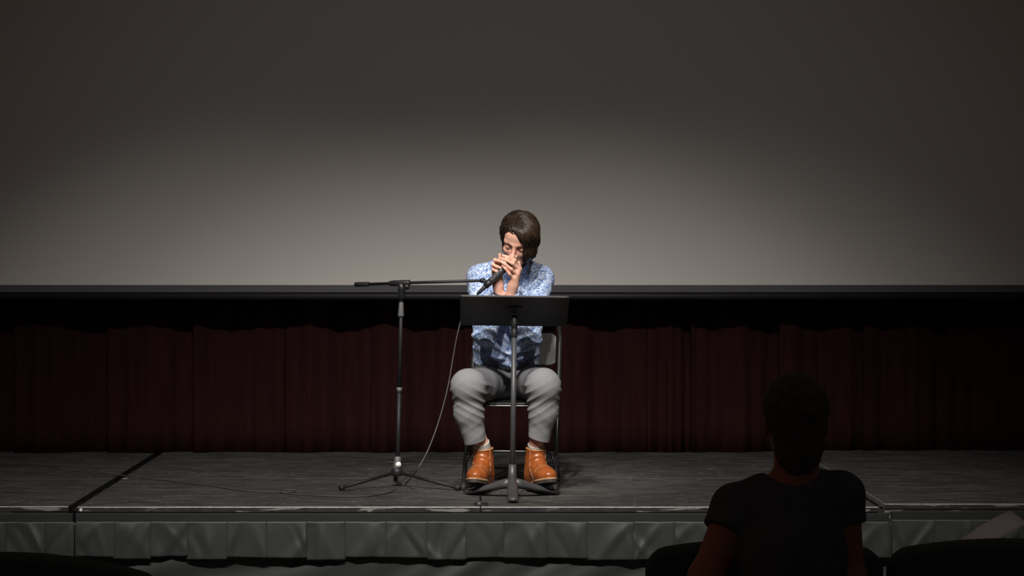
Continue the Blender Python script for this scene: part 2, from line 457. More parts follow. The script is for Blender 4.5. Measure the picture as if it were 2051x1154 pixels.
# joint hardware
lt = empty('deck_latch', (XC - 0.004, 0.09, S)); tag(lt, 'small worn metal latch plate at the front of the centre deck joint', 'latch')
MB().box((-0.028, -0.05, 0.0), (0.038, 0.06, 0.004)).build('latch_plate', M['black'], lt, bevel=0.001)
lm = MB(); lm.tube([(-0.006, -0.03, 0.006), (0.002, 0.0, 0.006), (-0.008, 0.012, 0.006), (0.004, 0.02, 0.006)], [0.008, 0.007, 0.005, 0.006], 8)
lm.build('latch_hook', M['grip'], lt, True)
MB().tube([(XL + 0.017, -0.006, S - 0.012), (XL + 0.017, 0.012, S - 0.012)], 0.007, 12).build('corner_bolt', M['white'])
tag(bpy.data.objects['corner_bolt'], 'bright round bolt head at the front corner of the left deck joint', 'bolt')
for px, py, lab, sx in ((250, 962, 'pale metal clip beside the left deck joint by the cable', 0.016), (1657, 940, 'pale metal clip beside the head of the dark audience member', 0.014)):
    c = at(px, py, 1.0); d = 1.146 * F / (py - CY) + CAMY; c = at(px, py, d)
    m = MB(); m.tube([(c[0] - sx, d, S + 0.004), (c[0] - sx * .6, d, S + 0.006), (c[0] + sx * .6, d, S + 0.006), (c[0] + sx, d, S + 0.004)], [0.003, 0.006, 0.006, 0.003], 8)
    tag(m.build('joint_clip', M['grip'], None, True), lab, 'clip')

# ------------------------------------------------------------------ stage skirt
def cloth(name, x0, x1, z0, z1, yf, m, parent, nx, nz, hem=0.0):
    v = []; f = []
    for a in range(nx + 1):
        for c in range(nz + 1):
            u, w = a / nx, c / nz
            x = x0 + (x1 - x0) * u; z = z0 + (z1 - z0) * w
            v.append((x, yf(x, z, u, w), z + hem * (1 - w) * math.sin(9 * x)))
    for a in range(nx):
        for c in range(nz):
            n = a * (nz + 1) + c; f.append((n, n + nz + 1, n + nz + 2, n + 1))
    o = pyobj(name, v, f, m, parent, True)
    s_ = o.modifiers.new('thick', 'SOLIDIFY'); s_.thickness = 0.003; s_.offset = 1
    return o

def wrinkle(seed, w_):
    r = random.Random(seed)
    W = [(r.uniform(-0.05, w_ + 0.05), r.uniform(-0.9, 0.9), r.uniform(0.016, 0.04), r.uniform(0.005, 0.012) * r.choice((1, 1, -1)), r.uniform(0.0, 1.0)) for _ in range(5)]
    def fn(x, z, h, u, w):
        y = 0
        for c, sl, wd, am, ct in W:
            d = (x - c - sl * (z - h / 2)) / wd
            y -= am * math.exp(-d * d) * (0.35 + 0.65 * math.exp(-((w - ct) / 0.5) ** 2))
        return y
    return fn

def valance(cxs, y, z0, z1, label, seed):
    x0, x1 = cxs[0], cxs[-1]
    o = empty('stage_skirt', ((x0 + x1) / 2, y, 0)); tag(o, label, 'stage skirt', 'black satin stage skirts')
    ox = (x0 + x1) / 2
    MB().box((x0 - ox, -0.010, z1 + 0.0), (x1 - ox, 0.015, z1 + 0.036)).build('header_band', M['band'], o, bevel=0.002)
    for i in range(len(cxs) - 1):
        a, c = cxs[i] - ox, cxs[i + 1] - ox
        wf = wrinkle(seed + i, c - a); tl = random.Random(seed * 3 + i).uniform(-0.008, 0.008)
        def yf(x, z, u, w, a=a, c=c, wf=wf):
            edge = math.exp(-(u / 0.035) ** 2) + math.exp(-((1 - u) / 0.05) ** 2)
            k_ = 1 - w ** 5
            return -0.006 + k_ * (0.75 * wf(x - a, z - z0, z1 - z0, u, w) - 0.004 * (1 - w) - 0.004 * u + 0.006 * edge * (0.3 if u < .5 else 1))
        cloth('skirt_panel', a, c + 0.006, z0 + tl, z1, yf, M['skirt'], o, 26, 20, 0.002)
    return o
zt, zb = S - 0.0585, S - 0.2225
def X0(px): return (px - CX) / F * (9.56)
main = [152, 228, 300, 375, 455, 533, 612, 690, 773, 855, 932, 1008, 1094, 1175, 1268, 1350, 1440, 1520, 1605, 1690, 1780]
valance([X0(p) for p in main], -0.04, zb, zt, 'long black satin skirt panel row along the middle of the stage front', 300)
valance([X0(p) for p in (-190, -80, 10, 88, 146)], -0.036, zb + 0.004, zt - 0.002, 'short black satin skirt panel row at the left end of the stage front', 500)
valance([X0(p) for p in (1786, 1870, 1950, 2040, 2130, 2220)], -0.036, zb + 0.006, zt + 0.008, 'short black satin skirt panel row at the right end of the stage front', 700)
lo_ = empty('stage_skirt', (0, 0.03, 0)); tag(lo_, 'lower black satin skirt with diagonal folds hanging under the valance', 'stage skirt', 'black satin stage skirts')
def lf(x, z, u, w):
    p = x * 9 - z * 22 + 1.5 * math.sin(x * 2.3)
    return -0.047 - 0.012 * (0.5 + 0.5 * math.sin(p)) ** 2 - 0.003 * math.sin(2.3 * p + 2 * math.sin(3 * x)) - 0.004 * math.sin(x * 3.1 + z * 9)
cloth('lower_drape', -3.2, 3.4, 0.005, zt - 0.01, lf, M['skirt'], lo_, 420, 30)

# ------------------------------------------------------------------ music stand
HY = 0.375
mx = at(1026, 960, HY)[0]
ms = empty('music_stand', (mx, HY, S)); tag(ms, 'black music stand with solid tilted desk in front of the seated performer', 'music stand')
lean = 0.012
MB().tube([(0, 0, 0.06), (lean * 0.75, 0, 0.752)], 0.0125, 14).build('pole', M['stand'], ms, True)
MB().tube([(0, 0, 0.045), (0, 0, 0.075), (0, 0, 0.10), (0.001, 0, 0.155)], [0.028, 0.024, 0.020, 0.0175], 16).build('hub_collar', M['stand'], ms, True)
for ang, nm in ((-90, 0), (152, 1), (28, 2)):
    a = math.radians(ang); L = 0.25 if nm else 0.235
    m = MB()
    pr = []
    for t, w, hh, z in ((0.0, 0.026, 0.040, 0.064), (0.18, 0.026, 0.036, 0.056), (0.5, 0.024, 0.026, 0.036), (0.85, 0.024, 0.018, 0.016), (1.0, 0.022, 0.013, 0.0135)):
        c = Vector((math.cos(a) * L * t, math.sin(a) * L * t, z)); s_ = Vector((-math.sin(a), math.cos(a), 0))
        pr.append([c + s_ * w * math.cos(q) + Vector((0, 0, 1)) * hh * 0.5 * math.sin(q) * (1.6 if math.sin(q) > 0 else 1.0) for q in [2 * math.pi * i / 14 for i in range(14)]])
    v = [p for r_ in pr for p in r_]; f = []
    for i in range(len(pr) - 1):
        for k in range(14): f.append((i * 14 + k, i * 14 + (k + 1) % 14, (i + 1) * 14 + (k + 1) % 14, (i + 1) * 14 + k))
    f.append(tuple(reversed(range(14)))); f.append(tuple(range((len(pr) - 1) * 14, len(pr) * 14)))
    m.add(v, f); m.build('leg', M['stand'], ms, True)
MB().tube([(lean * .75, 0, 0.748), (lean * .75, 0, 0.752), (lean * .8, 0, 0.80)], [0.0125, 0.0145, 0.0140], 14).build('friction_sleeve', M['black'], ms, True)
# desk: tilted plate, reader behind it; top edge towards the hall
tl = math.radians(27)
zdt = at(0, 594.5, HY - 0.13)[2] - S
uvec = Vector((0, math.cos(tl), -math.sin(tl)))       # from top edge down to the ledge
top = Vector((0.010, -0.135, zdt)); nrm = Vector((0, math.sin(tl), math.cos(tl)))
dw, dh = 0.252, 0.315
def plate(w0, w1, s0, s1, t0, t1, rad=0.012, roll=-0.011):
    out = []
    for cx_, cs_, a0 in ((w1 - rad, s1 - rad, 0), (w0 + rad, s1 - rad, 90), (w0 + rad, s0 + rad, 180), (w1 - rad, s0 + rad, 270)):
        for k in range(5):
            q = math.radians(a0 + 22.5 * k); out.append((cx_ + rad * math.cos(q), cs_ + rad * math.sin(q)))
    n = len(out)
    R = Matrix.Rotation(-roll, 4, 'Y')
    pt = lambda x, s_, t: (R @ (Vector((x, 0, 0)) + uvec * s_ + nrm * t)) + top
    v = [pt(x, s_, t0) for x, s_ in out] + [pt(x, s_, t1) for x, s_ in out]
    return v, [tuple(reversed(range(n))), tuple(range(n, 2 * n))] + [(i, (i + 1) % n, n + (i + 1) % n, n + i) for i in range(n)]
d = MB().add(*plate(-dw, dw, 0, dh, -0.0015, 0.0015))
desk = d.build('desk', M['desk'], ms)
rm = MB(); P = plate(-dw, dw, 0, dh, 0, 0.003)[0]
ring = P[20:40]; rm.tube([ring[i] for i in list(range(10, 20))], 0.0032, 8)
rm.build('rolled_edge', M['stand'], desk, True)
led = MB().add(*plate(-dw, dw, dh - 0.002, dh + 0.002, 0.0, 0.052, 0.0015)); led.build('ledge', M['desk'], desk)
bk = MB(); mid = top + uvec * 0.16
bk.tube([(lean * .8, 0, 0.785), (lean * .8, 0, 0.80), tuple(mid - nrm * 0.02)], [0.0135, 0.015, 0.014], 12)
bk.build('tilt_bracket', M['black'], ms, True)
MB().add(*plate(-0.035, 0.035, 0.10, 0.22, -0.006, -0.0016, 0.006)).build('bracket_plate', M['desk'], ms)
MB().tube([(lean * .8 - 0.022, 0, 0.815), (lean * .8 + 0.022, 0, 0.815)], 0.005, 10).build('tilt_bolt', M['black'], ms, True)

# ------------------------------------------------------------------ microphone stand
SY = 0.82
hx = at(795.5, 940, SY)[0]
st = empty('microphone_stand', (hx, SY, S)); tag(st, 'black tripod microphone stand with horizontal boom arm left of the performer', 'microphone stand')
zp = lambda py, Y=SY: at(0, py, Y)[2] - S
ln = lambda z: 0.022 * z / 1.0
pivz = zp(567)
MB().tube([(ln(.05), 0, 0.055), (ln(zp(782)), 0, zp(782))], 0.0105, 12).build('lower_tube', M['black'], st, True)
MB().tube([(ln(zp(785)), 0, zp(785)), (ln(zp(776)), 0, zp(776))], 0.0135, 14).build('tube_collar', M['grip'], st, True)
MB().tube([(ln(zp(785)), 0, zp(785)), (ln(pivz), 0, pivz - 0.03)], 0.0095, 12).build('upper_tube', M['black'], st, True)
a, c = zp(634), zp(606)
MB().tube([(ln(a), 0, a - .002), (ln(a), 0, a), (ln(a), 0, a + 0.006), (ln(c), 0, c - 0.004), (ln(c), 0, c)], [0.012, 0.0155, 0.0155, 0.0115, 0.010], 16).build('clutch_grip', M['grip'], st, True)
hub = MB().tube([(0, 0, 0.055), (0, 0, 0.062), (0, 0, 0.085), (0.001, 0, 0.092)], [0.022, 0.029, 0.029, 0.024], 18).build('leg_hub', M['plastic'], st, True)
MB().tube([(0.001, 0, 0.090), (0.001, 0, 0.096), (0.002, 0, 0.128), (0.003, 0, 0.148), (0.003, 0, 0.150)], [0.021, 0.0215, 0.017, 0.0145, 0.011], 18).build('hub_sleeve', M['grip'], st, True)
MB().tube([(0.006, -0.014, 0.112), (0.007, -0.024, 0.112)], 0.0135, 14).build('sticker_knob', M['white'], st, True)
kn = MB(); kn.tube([(-0.008, 0, 0.118), (-0.030, 0, 0.119)], 0.004, 8); kn.tube([(-0.024, 0, 0.119), (-0.036, 0, 0.119)], [0.006, 0.007], 10)
kn.build('clamp_knob', M['plastic'], st, True)
for i, (fx, fy) in enumerate(((at(680, 979, 0.665)[0] - hx, 0.66 - SY), (at(921, 978, 0.665)[0] - hx, 0.655 - SY), (-0.02, 0.30))):
    s_ = Vector((fx * 0.07, fy * 0.07, 0.070)); e = Vector((fx, fy, 0.013))
    lg = MB().tube([s_, e], [0.0085, 0.0085], 10).build('leg', M['black'], st, True)
    p = s_.lerp(e, 0.90)
    MB().tube([p, s_.lerp(e, 0.99), e], [0.0115, 0.0135, 0.010], 12).build('rubber_foot', M['rubber'], lg, True)
# boom
piv = Vector((ln(pivz), -0.012, pivz)); bl = Vector(at(712, 570, 0.95)) - Vector((hx, SY, S)); br = Vector(at(968, 562, 0.565)) - Vector((hx, SY, S))
MB().tube([bl, br], 0.0072, 10).build('boom_arm', M['black'], st, True)
dv = (br - bl).normalized()
MB().tube([bl - dv * 0.004, bl, bl + dv * 0.078, bl + dv * 0.082], [0.008, 0.0115, 0.0115, 0.008], 12).build('boom_grip', M['rubber'], st, True)
t0 = (piv - bl).dot(dv); pc = bl + dv * t0
hd = MB(); hd.tube([pc - dv * 0.075, pc - dv * 0.065, pc - dv * 0.045, pc + dv * 0.045, pc + dv * 0.05], [0.009, 0.0125, 0.0145, 0.0145, 0.010], 12)
hd.build('boom_clamp', M['plastic'], st, True)
sw = MB(); sw.tube([(ln(pivz), 0, pivz - 0.085), (ln(pivz), 0, pivz - 0.06), (ln(pivz), -0.004, pivz - 0.03), tuple(pc)], [0.013, 0.017, 0.019, 0.018], 14)
sw.build('swivel_head', M['plastic'], st, True)
kb = MB(); kb.tube([tuple(pc + Vector((0.02, -0.012, -0.01))), tuple(pc + Vector((0.03, -0.045, -0.02)))], [0.009, 0.012], 10); kb.build('swivel_knob', M['plastic'], st, True)
cl = MB(); cl.tube([br - dv * 0.012, br + dv * 0.004], [0.011, 0.012], 12); cl.tube([br, br + Vector((0.014, 0.0, -0.008))], [0.0085, 0.010], 10); cl.build('clip_mount', M['plastic'], st, True)

# ------------------------------------------------------------------ microphone and cable
mt = Vector(at(972, 574, 0.562)); mh = Vector(at(1008, 539, 0.572)); md = (mh - mt).normalized()
mic = empty('microphone', tuple(mt)); tag(mic, 'dark grey handheld microphone held slanted in the performer\'s cupped hands', 'microphone')
z = Vector((0, 0, 0))
MB().tube([z, md * 0.004, md * 0.02, md * 0.10, md * 0.125], [0.0105, 0.0125, 0.0130, 0.0185, 0.021], 20).build('handle', M['mic'], mic, True)
MB().tube([md * 0.0, md * 0.005, md * 0.006], [0.0128, 0.0134, 0.0128], 20).build('tail_ring', M['grip'], mic, True)
MB().tube([md * 0.123, md * 0.128, md * 0.150, md * 0.168, md * 0.174], [0.022, 0.0255, 0.0255, 0.018, 0.006], 20).build('grille', M['grip'], mic, True)
ccl = MB(); q = md * 0.012
ccl.tube([q - md * 0.012, q + md * 0.028], [0.0155, 0.0165], 16); ccl.build('holder_clip', M['plastic'], mic, True)
MB().tube([z - md * 0.055, z - md * 0.035, z - md * 0.008, z], [0.0045, 0.0085, 0.0105, 0.0105], 14).build('cable_plug', M['plastic'], mic, True)
cs = mt - md * 0.053
path = [tuple(cs)]
for px, py, Y in ((955, 594, 0.60), (938, 612, 0.64), (924, 640, 0.66), (914, 680, 0.66), (906, 725, 0.655), (896, 780, 0.64), (880, 840, 0.61), (858, 900, 0.57), (833, 945, 0.535)):
    path.append(tuple(at(px, py, Y)))
for px, py in ((810, 972), (785, 986), (755, 993), (720, 996), (660, 995.5), (610, 993), (572, 990), (560, 986.5), (576, 984), (592, 984.5), (588, 987), (560, 987.5), (490, 985), (420, 975), (340, 965), (255, 955.5), (150, 943), (60, 934), (0, 929.5), (-150, 915)):
    Y = (EYE - S) * F / (py - CY) + CAMY
    p = at(px, py, Y); path.append((p[0], p[1], S + 0.0042 + (0.012 if px < 248 else 0.0)))
tag(MB().tube(smooth_path(path, 8), 0.0033, 7).build('microphone_cable', M['cable'], None, True), 'thin black microphone cable looping down and across the stage floor', 'cable')

# ------------------------------------------------------------------ folding chair
CHX, CHY, CHR = 0.172, 0.87, math.radians(-6.3)
ch = empty('folding_chair', (CHX, CHY, S), CHR); tag(ch, 'black metal folding chair under the seated performer', 'chair')
def fp(z, s_): return (s_ * (0.222 - 0.012 * z), -0.225 + 0.50 * z / 0.80, z)
legpath = [fp(0.012, -1), fp(0.4, -1), fp(0.72, -1), (-0.205, 0.255, 0.775), (-0.185, 0.268, 0.797), (-0.15, 0.272, 0.803), (0.15, 0.272, 0.803), (0.185, 0.268, 0.797), (0.205, 0.255, 0.775), fp(0.72, 1), fp(0.4, 1), fp(0.012, 1)]
MB().tube(legpath, 0.0115, 12).build('front_frame', M['chair'], ch, True)
for s_ in (-1, 1):
    rl = MB().tube([(s_ * 0.200, -0.10, 0.425), (s_ * 0.202, 0.235, 0.012)], 0.0105, 10).build('rear_leg', M['chair'], ch, True)
    MB().tube([(s_ * 0.202, 0.228, 0.022), (s_ * 0.202, 0.238, 0.0)], 0.0135, 10).build('foot_cap', M['rubber'], rl, True)
    p = fp(0.012, s_)
    MB().tube([fp(0.03, s_), (p[0], p[1] - 0.006, 0.0)], 0.0145, 10).build('foot_cap', M['rubber'], ch, True)
    MB().tube([(s_ * 0.206, 0.08, 0.44), (s_ * 0.214, 0.065, 0.40)], 0.006, 8).build('pivot_link', M['chair'], ch, True)
br_ = smooth_path([fp(0.11, -1), (-0.205, -0.15, 0.155), (-0.18, -0.135, 0.178), (-0.14, -0.13, 0.181), (0.14, -0.13, 0.181), (0.18, -0.135, 0.178), (0.205, -0.15, 0.155), fp(0.11, 1)], 5)
MB().tube(br_, 0.0065, 10).build('front_brace', M['chair'], ch, True)
MB().tube([(-0.202, 0.19, 0.068), (0.202, 0.19, 0.068)], 0.006, 8).build('rear_brace', M['chair'], ch, True)
def rrect(w0, w1, d0, d1, r, n=6):
    out = []
    for cx_, cy_, a0 in ((w1 - r, d1 - r, 0), (w0 + r, d1 - r, 90), (w0 + r, d0 + r, 180), (w1 - r, d0 + r, 270)):
        for k in range(n + 1):
            q = math.radians(a0 + 90 / n * k); out.append((cx_ + r * math.cos(q), cy_ + r * math.sin(q)))
    return out
MB().prism(rrect(-0.188, 0.188, -0.215, 0.17, 0.05), 0.403, 0.413).build('seat_pan', M['chair'], ch, bevel=0.004)
auto_smooth(MB().prism(rrect(-0.182, 0.182, -0.208, 0.165, 0.05), 0.415, 0.424).build('seat_pad', M['chair'], ch, bevel=0.005))
nb, nh = 16, 8; v = []; f = []
for i in range(nb + 1):
    for j in range(nh + 1):
        u, w = i / nb * 2 - 1, j / nh
        x = 0.196 * u; e = max(0, abs(u) - 0.86) / 0.14
        zz = 0.585 + 0.155 * w; zz = 0.6625 + (zz - 0.6625) * (1 - 0.18 * e * e)
        v.append((x, -0.225 + 0.50 * zz / 0.8 - 0.004 + 0.030 * (1 - u * u) + 0.012 * math.sin(math.pi * w), zz))
for i in range(nb):
    for j in range(nh):
        n = i * (nh + 1) + j; f.append((n, n + nh + 1, n + nh + 2, n + 1))
bo = pyobj('backrest', v, f, M['chair_pad'], ch, True)
s_ = bo.modifiers.new('t', 'SOLIDIFY'); s_.thickness = 0.016; s_.offset = 0
s_ = bo.modifiers.new('b', 'BEVEL'); s_.width = 0.005; s_.segments = 2

# ------------------------------------------------------------------ the performer
O = (0.165, 0.80, S)
def child(fld_or_mb, name, m, parent):
    if isinstance(fld_or_mb, Field): me = fld_or_mb.mesh(name)
    else:
        me = bpy.data.meshes.new(name); me.from_pydata(fld_or_mb.v, [], fld_or_mb.f); me.update()
    me.transform(Matrix.Translation(-Vector(O)))
    return link(name, me, m, parent, True)

M['performer_skin'] = M['skin'].copy(); M['performer_skin'].name = 'performer_skin'
_nt = M['performer_skin'].node_tree; _b = _nt.nodes['Principled BSDF']
_at = _nt.nodes.new('ShaderNodeAttribute'); _at.attribute_name = 'stubble'
_sp = _nt.nodes.new('ShaderNodeSeparateColor'); _nt.links.new(_at.outputs['Color'], _sp.inputs['Color'])
_mu = _nt.nodes.new('ShaderNodeMath'); _mu.operation = 'MULTIPLY'; _mu.inputs[1].default_value = 0.62; _nt.links.new(_sp.outputs['Red'], _mu.inputs[0])
_mx = _nt.nodes.new('ShaderNodeMixRGB'); _mx.inputs['Color2'].default_value = (0.10, 0.055, 0.038, 1)
_old = _b.inputs['Base Color'].links[0].from_socket
_nt.links.new(_mu.outputs[0], _mx.inputs['Fac']); _nt.links.new(_old, _mx.inputs['Color1']); _nt.links.new(_mx.outputs['Color'], _b.inputs['Base Color'])
HC = at(1039, 480, 0.70)                       # head centre
HR = rot(0, 12, 0) @ rot(0, 0, -10) @ rot(31, 0, 0)   # nod, turn, tilt
HS = 0.95
def to_head(X, Y, Z):
    x, y, z = X - HC[0], Y - HC[1], Z - HC[2]
    return tuple((HR[0, i] * x + HR[1, i] * y + HR[2, i] * z) / HS for i in range(3))
def from_head(p): return HC + HR @ (np.array(p, float) * HS)

head_prims = [
    el((0, 0.015, 0.035), (0.074, 0.096, 0.086)),
    el((0, -0.028, -0.03), (0.060, 0.070, 0.085), k=0.03),
    el((0, -0.048, 0.045), (0.060, 0.045, 0.050), k=0.03),
    rc((-0.052, 0.0, -0.062), (-0.018, -0.068, -0.098), 0.022, 0.022, 0.03),
    rc((0.052, 0.0, -0.062), (0.018, -0.068, -0.098), 0.022, 0.022, 0.03),
    rc((-0.012, -0.078, -0.100), (0.012, -0.078, -0.100), 0.019, 0.019, 0.03),
    rc((-0.050, -0.068, 0.016), (-0.010, -0.088, 0.014), 0.011, 0.011, 0.015),
    rc((0.050, -0.068, 0.016), (0.010, -0.088, 0.014), 0.011, 0.011, 0.015),
    ('-', el((-0.032, -0.104, -0.004), (0.021, 0.020, 0.014), k=0.014)),
    ('-', el((0.032, -0.104, -0.004), (0.021, 0.020, 0.014), k=0.014)),
    el((-0.032, -0.0735, -0.006), (0.0170, 0.0150, 0.0130), k=0.005),
    el((0.032, -0.0735, -0.006), (0.0170, 0.0150, 0.0130), k=0.005),
    el((-0.042, -0.060, -0.034), (0.021, 0.022, 0.018), k=0.02),
    el((0.042, -0.060, -0.034), (0.021, 0.022, 0.018), k=0.02),
    rc((0, -0.088, 0.010), (0, -0.114, -0.036), 0.0075, 0.0105, 0.012),
    el((0, -0.116, -0.041), (0.0125, 0.0125, 0.011), k=0.008),
    el((-0.0135, -0.103, -0.045), (0.0085, 0.011, 0.009), k=0.006),
    el((0.0135, -0.103, -0.045), (0.0085, 0.011, 0.009), k=0.006),
    ('-', el((-0.007, -0.110, -0.0535), (0.0045, 0.006, 0.005), k=0.003)),
    ('-', el((0.007, -0.110, -0.0535), (0.0045, 0.006, 0.005), k=0.003)),
    el((0, -0.094, -0.070), (0.023, 0.011, 0.0065), k=0.006),
    el((0, -0.092, -0.080), (0.020, 0.011, 0.0075), k=0.006),
    el((-0.077, 0.014, -0.006), (0.007, 0.019, 0.031), rot(-12, 0, 14), k=0.008),
    el((0.077, 0.014, -0.006), (0.007, 0.019, 0.031), rot(-12, 0, -14), k=0.008),
    ('-', el((-0.086, 0.010, -0.004), (0.005, 0.010, 0.017), rot(-12, 0, 14), k=0.004)),
    ('-', el((0.086, 0.010, -0.004), (0.005, 0.010, 0.017), rot(-12, 0, -14), k=0.004)),
]
_hf = blend(head_prims)
def headF(X, Y, Z): return _hf(*to_head(X, Y, Z)) * HS
head_all = Prim(headF, HC - 0.15, HC + 0.15, 0.03)

# joints (image left = his right)
shR, shL = np.array((0.004, 0.865, 1.488)), np.array((0.312, 0.865, 1.478))
elR, elL = at(971, 672, 0.70), at(1059, 676, 0.70)
wrR, wrL = at(1000, 590, 0.625), at(1023, 590, 0.600)
hipR, hipL = np.array((0.085, 0.925, 0.965)), np.array((0.250, 0.925, 0.965))
knR, knL = at(938.5, 774, 0.515), at(1087, 772, 0.515)
msR, msL = at(939, 824, 0.545), at(1088, 824, 0.545)
wpR, wpL = at(964, 889, 0.592), at(1074, 888, 0.592)
def boot_matrix(x, y, yaw, pitch):
    """boot local space (toe at -y) to world: ankle over x, y; heel on the deck, toe raised"""
    R = Matrix.Rotation(math.radians(yaw), 4, 'Z') @ Matrix.Rotation(math.radians(-pitch), 4, 'X')
    off = R @ Vector((0, 0.012, 0.11)); hl = R @ Vector((0, 0.09, 0.0))
    return Matrix.Translation(Vector((x - off.x, y - off.y, S + 0.001 - hl.z))) @ R
BOOTS = [boot_matrix(0.026, 0.618, -13, 12.5), boot_matrix(0.272, 0.618, 19, 12.5)]
inboot = lambda i, p: np.array(BOOTS[i] @ Vector(p))
anR, anL = inboot(0, (0, 0.012, 0.11)), inboot(1, (0, 0.012, 0.11))

def torso(e, k=0.05):
    return [el((0.148, 0.945, 0.985), (0.155 + e, 0.108 + e, 0.115 + e), k=k), el((0.136, 0.925, 1.12), (0.157 + e, 0.100 + e, 0.16 + e), k=k),
            el((0.152, 0.880, 1.33), (0.158 + e, 0.105 + e, 0.155 + e), k=k),
            rc(shR + (0.03, 0, 0), shL - (0.03, 0, 0), 0.058 + e, 0.058 + e, k), rc((0.10, 0.855, 1.515), (0.235, 0.855, 1.510), 0.050 + e, 0.050 + e, k)]
def arms(e, k=0.03, j=0.0):
    r = []
    for s_, l, w in ((shR, elR, wrR), (shL, elL, wrL)):
        m = s_ * 0.55 + l * 0.45
        r += [rc(s_, m, 0.054 + e, 0.047 + e, k), rc(m, l, 0.047 + e, 0.043 + e + j, k)]
        m = l * 0.65 + w * 0.35
        r += [rc(l, m, 0.043 + e + j, 0.042 + e, k), rc(m, w, 0.042 + e, 0.0255 + e, k)]
    return r

body = Field((-0.12, 0.34, S + 0.01), (0.46, 1.12, 1.84), 0.003)
body.add(*torso(-0.006)); body.add(*arms(-0.004))
for i_, (h_, k_, a_) in enumerate(((hipR, knR, anR), (hipL, knL, anL))):
    body.add(rc(h_, k_, 0.070, 0.050, 0.03), rc(k_, (msR, msL)[i_] + (0, 0.01, 0), 0.048, 0.046, 0.03), rc((msR, msL)[i_] + (0, 0.01, 0), (at(955, 862, 0.580), at(1078, 862, 0.580))[i_], 0.042, 0.036, 0.02), rc((at(955, 862, 0.580), at(1078, 862, 0.580))[i_], (wpR, wpL)[i_], 0.036, 0.034, 0.008), rc((wpR, wpL)[i_], inboot(i_, (0, -0.014, 0.17)), 0.034, 0.032, 0.008), rc(inboot(i_, (0, -0.014, 0.17)), a_, 0.032, 0.030, 0.02), rc(a_, inboot(i_, (0, -0.11, 0.048)), 0.030, 0.020, 0.02), rc(a_, inboot(i_, (0, 0.04, 0.055)), 0.030, 0.026, 0.02))
body.add(rc((0.172, 0.82, 1.52), from_head((0, 0.02, -0.06)), 0.055, 0.052, 0.04))
body.add(head_all)

# hands: fingers as chains of (px, py, depth)
def chain(p, r, k=0.004):
    q = [at(*a) for a in p]
    return [rc(q[i], q[i + 1], r[i], r[i + 1], k) for i in range(len(q) - 1)]
LH = [[(1037, 533, .578), (1031, 521.5, .553), (1018, 515.5, .547), (1007.5, 512, .553)],
      [(1038.5, 541, .568), (1027, 528, .541), (1013.5, 521, .539), (1004, 518, .546)],
      [(1035, 550, .562), (1024, 539.5, .538), (1011.5, 529.5, .535), (1003.5, 524.5, .541)],
      [(1028, 558, .560), (1020.5, 549, .541), (1012, 538, .538), (1006.5, 532.5, .543)]]
RH = [[(996, 526, .600), (991, 521, .577), (1000, 523, .562), (1008, 526, .562)],
      [(991.5, 532, .600), (987.5, 530.5, .572), (995, 534.5, .557), (1003, 537, .558)],
      [(990, 540, .603), (988, 540, .576), (994, 543.5, .561), (1000, 546, .562)],
      [(992, 548, .607), (991, 548.5, .584), (995, 551.5, .572), (999, 553.5, .572)]]
fr = (0.0098, 0.0088, 0.0080, 0.0068)
for hand, w, sc_ in ((LH, wrL, 1), (RH, wrR, 1)):
    c = sum(at(*h_[0]) for h_ in hand) / 4
    for h_ in hand: body.add(rc(w * 0.75 + c * 0.25, at(*h_[0]), 0.0175, 0.0112, 0.012))
    body.add(rc(w, w * 0.6 + c * 0.4, 0.0235, 0.022, 0.015), rc(w * 0.6 + c * 0.4, c, 0.021, 0.014, 0.015))
    for i, h_ in enumerate(hand):
        s_ = (1.0, 1.03, 0.98, 0.86)[i]
        body.add(*chain(h_, [x * s_ for x in fr], 0.005))
body.add(*chain([(1027, 574, .600), (1037, 556, .606), (1041, 539, .607), (1039, 526, .603)], (0.017, 0.0125, 0.0100, 0.0075), 0.008))
body.add(*chain([(1001, 572, .612), (1001, 545, .602), (1002, 524, .588), (1001, 510, .582)], (0.017, 0.0125, 0.0098, 0.0078), 0.008))
me = body.mesh('person'); me.transform(Matrix.Translation(-Vector(O)))
# beard shadow and lips: where the skin itself is darker or redder
n_ = len(me.vertices); co = np.empty(n_ * 3, np.float32); me.vertices.foreach_get('co', co); co = co.reshape(-1, 3) + np.array(O)
hx_, hy_, hz_ = to_head(co[:, 0], co[:, 1], co[:, 2])
hd_ = (np.abs(hx_) < 0.10) & (np.abs(hy_) < 0.14) & (np.abs(hz_) < 0.14)
up = np.clip((-0.048 - hz_ + 0.35 * (hy_ + 0.10)) / 0.022, 0, 1) * hd_ * (hz_ > -0.14)
col_ = np.zeros((n_, 4), np.float32); col_[:, 0] = up; col_[:, 3] = 1
ca = me.color_attributes.new('stubble', 'FLOAT_COLOR', 'POINT'); ca.data.foreach_set('color', col_.ravel())
man = link('person', me, M['performer_skin'], None, True); man.location = O
tag(man, 'seated person in blue patterned shirt and tan boots playing into a microphone', 'person')
del body

# face details
for s_ in (-1, 1):
    m = MB(); m.tube([from_head((s_ * x, y, z_)) for x, y, z_ in ((0.011, -0.0985, 0.0105), (0.022, -0.0965, 0.0150), (0.036, -0.0900, 0.0180), (0.052, -0.0775, 0.014))], [0.0020, 0.0034, 0.0030, 0.0012], 8)
    child(m, 'eyebrow', M['brow'], man)
    m = MB(); m.tube([from_head((s_ * x, y, z_)) for x, y, z_ in ((0.018, -0.0855, -0.012), (0.026, -0.0880, -0.0148), (0.034, -0.0882, -0.0155), (0.042, -0.0845, -0.0138), (0.048, -0.0795, -0.011))], [0.0008, 0.0020, 0.0022, 0.0020, 0.0008], 6)
    child(m, 'eyelashes', M['brow'], man)

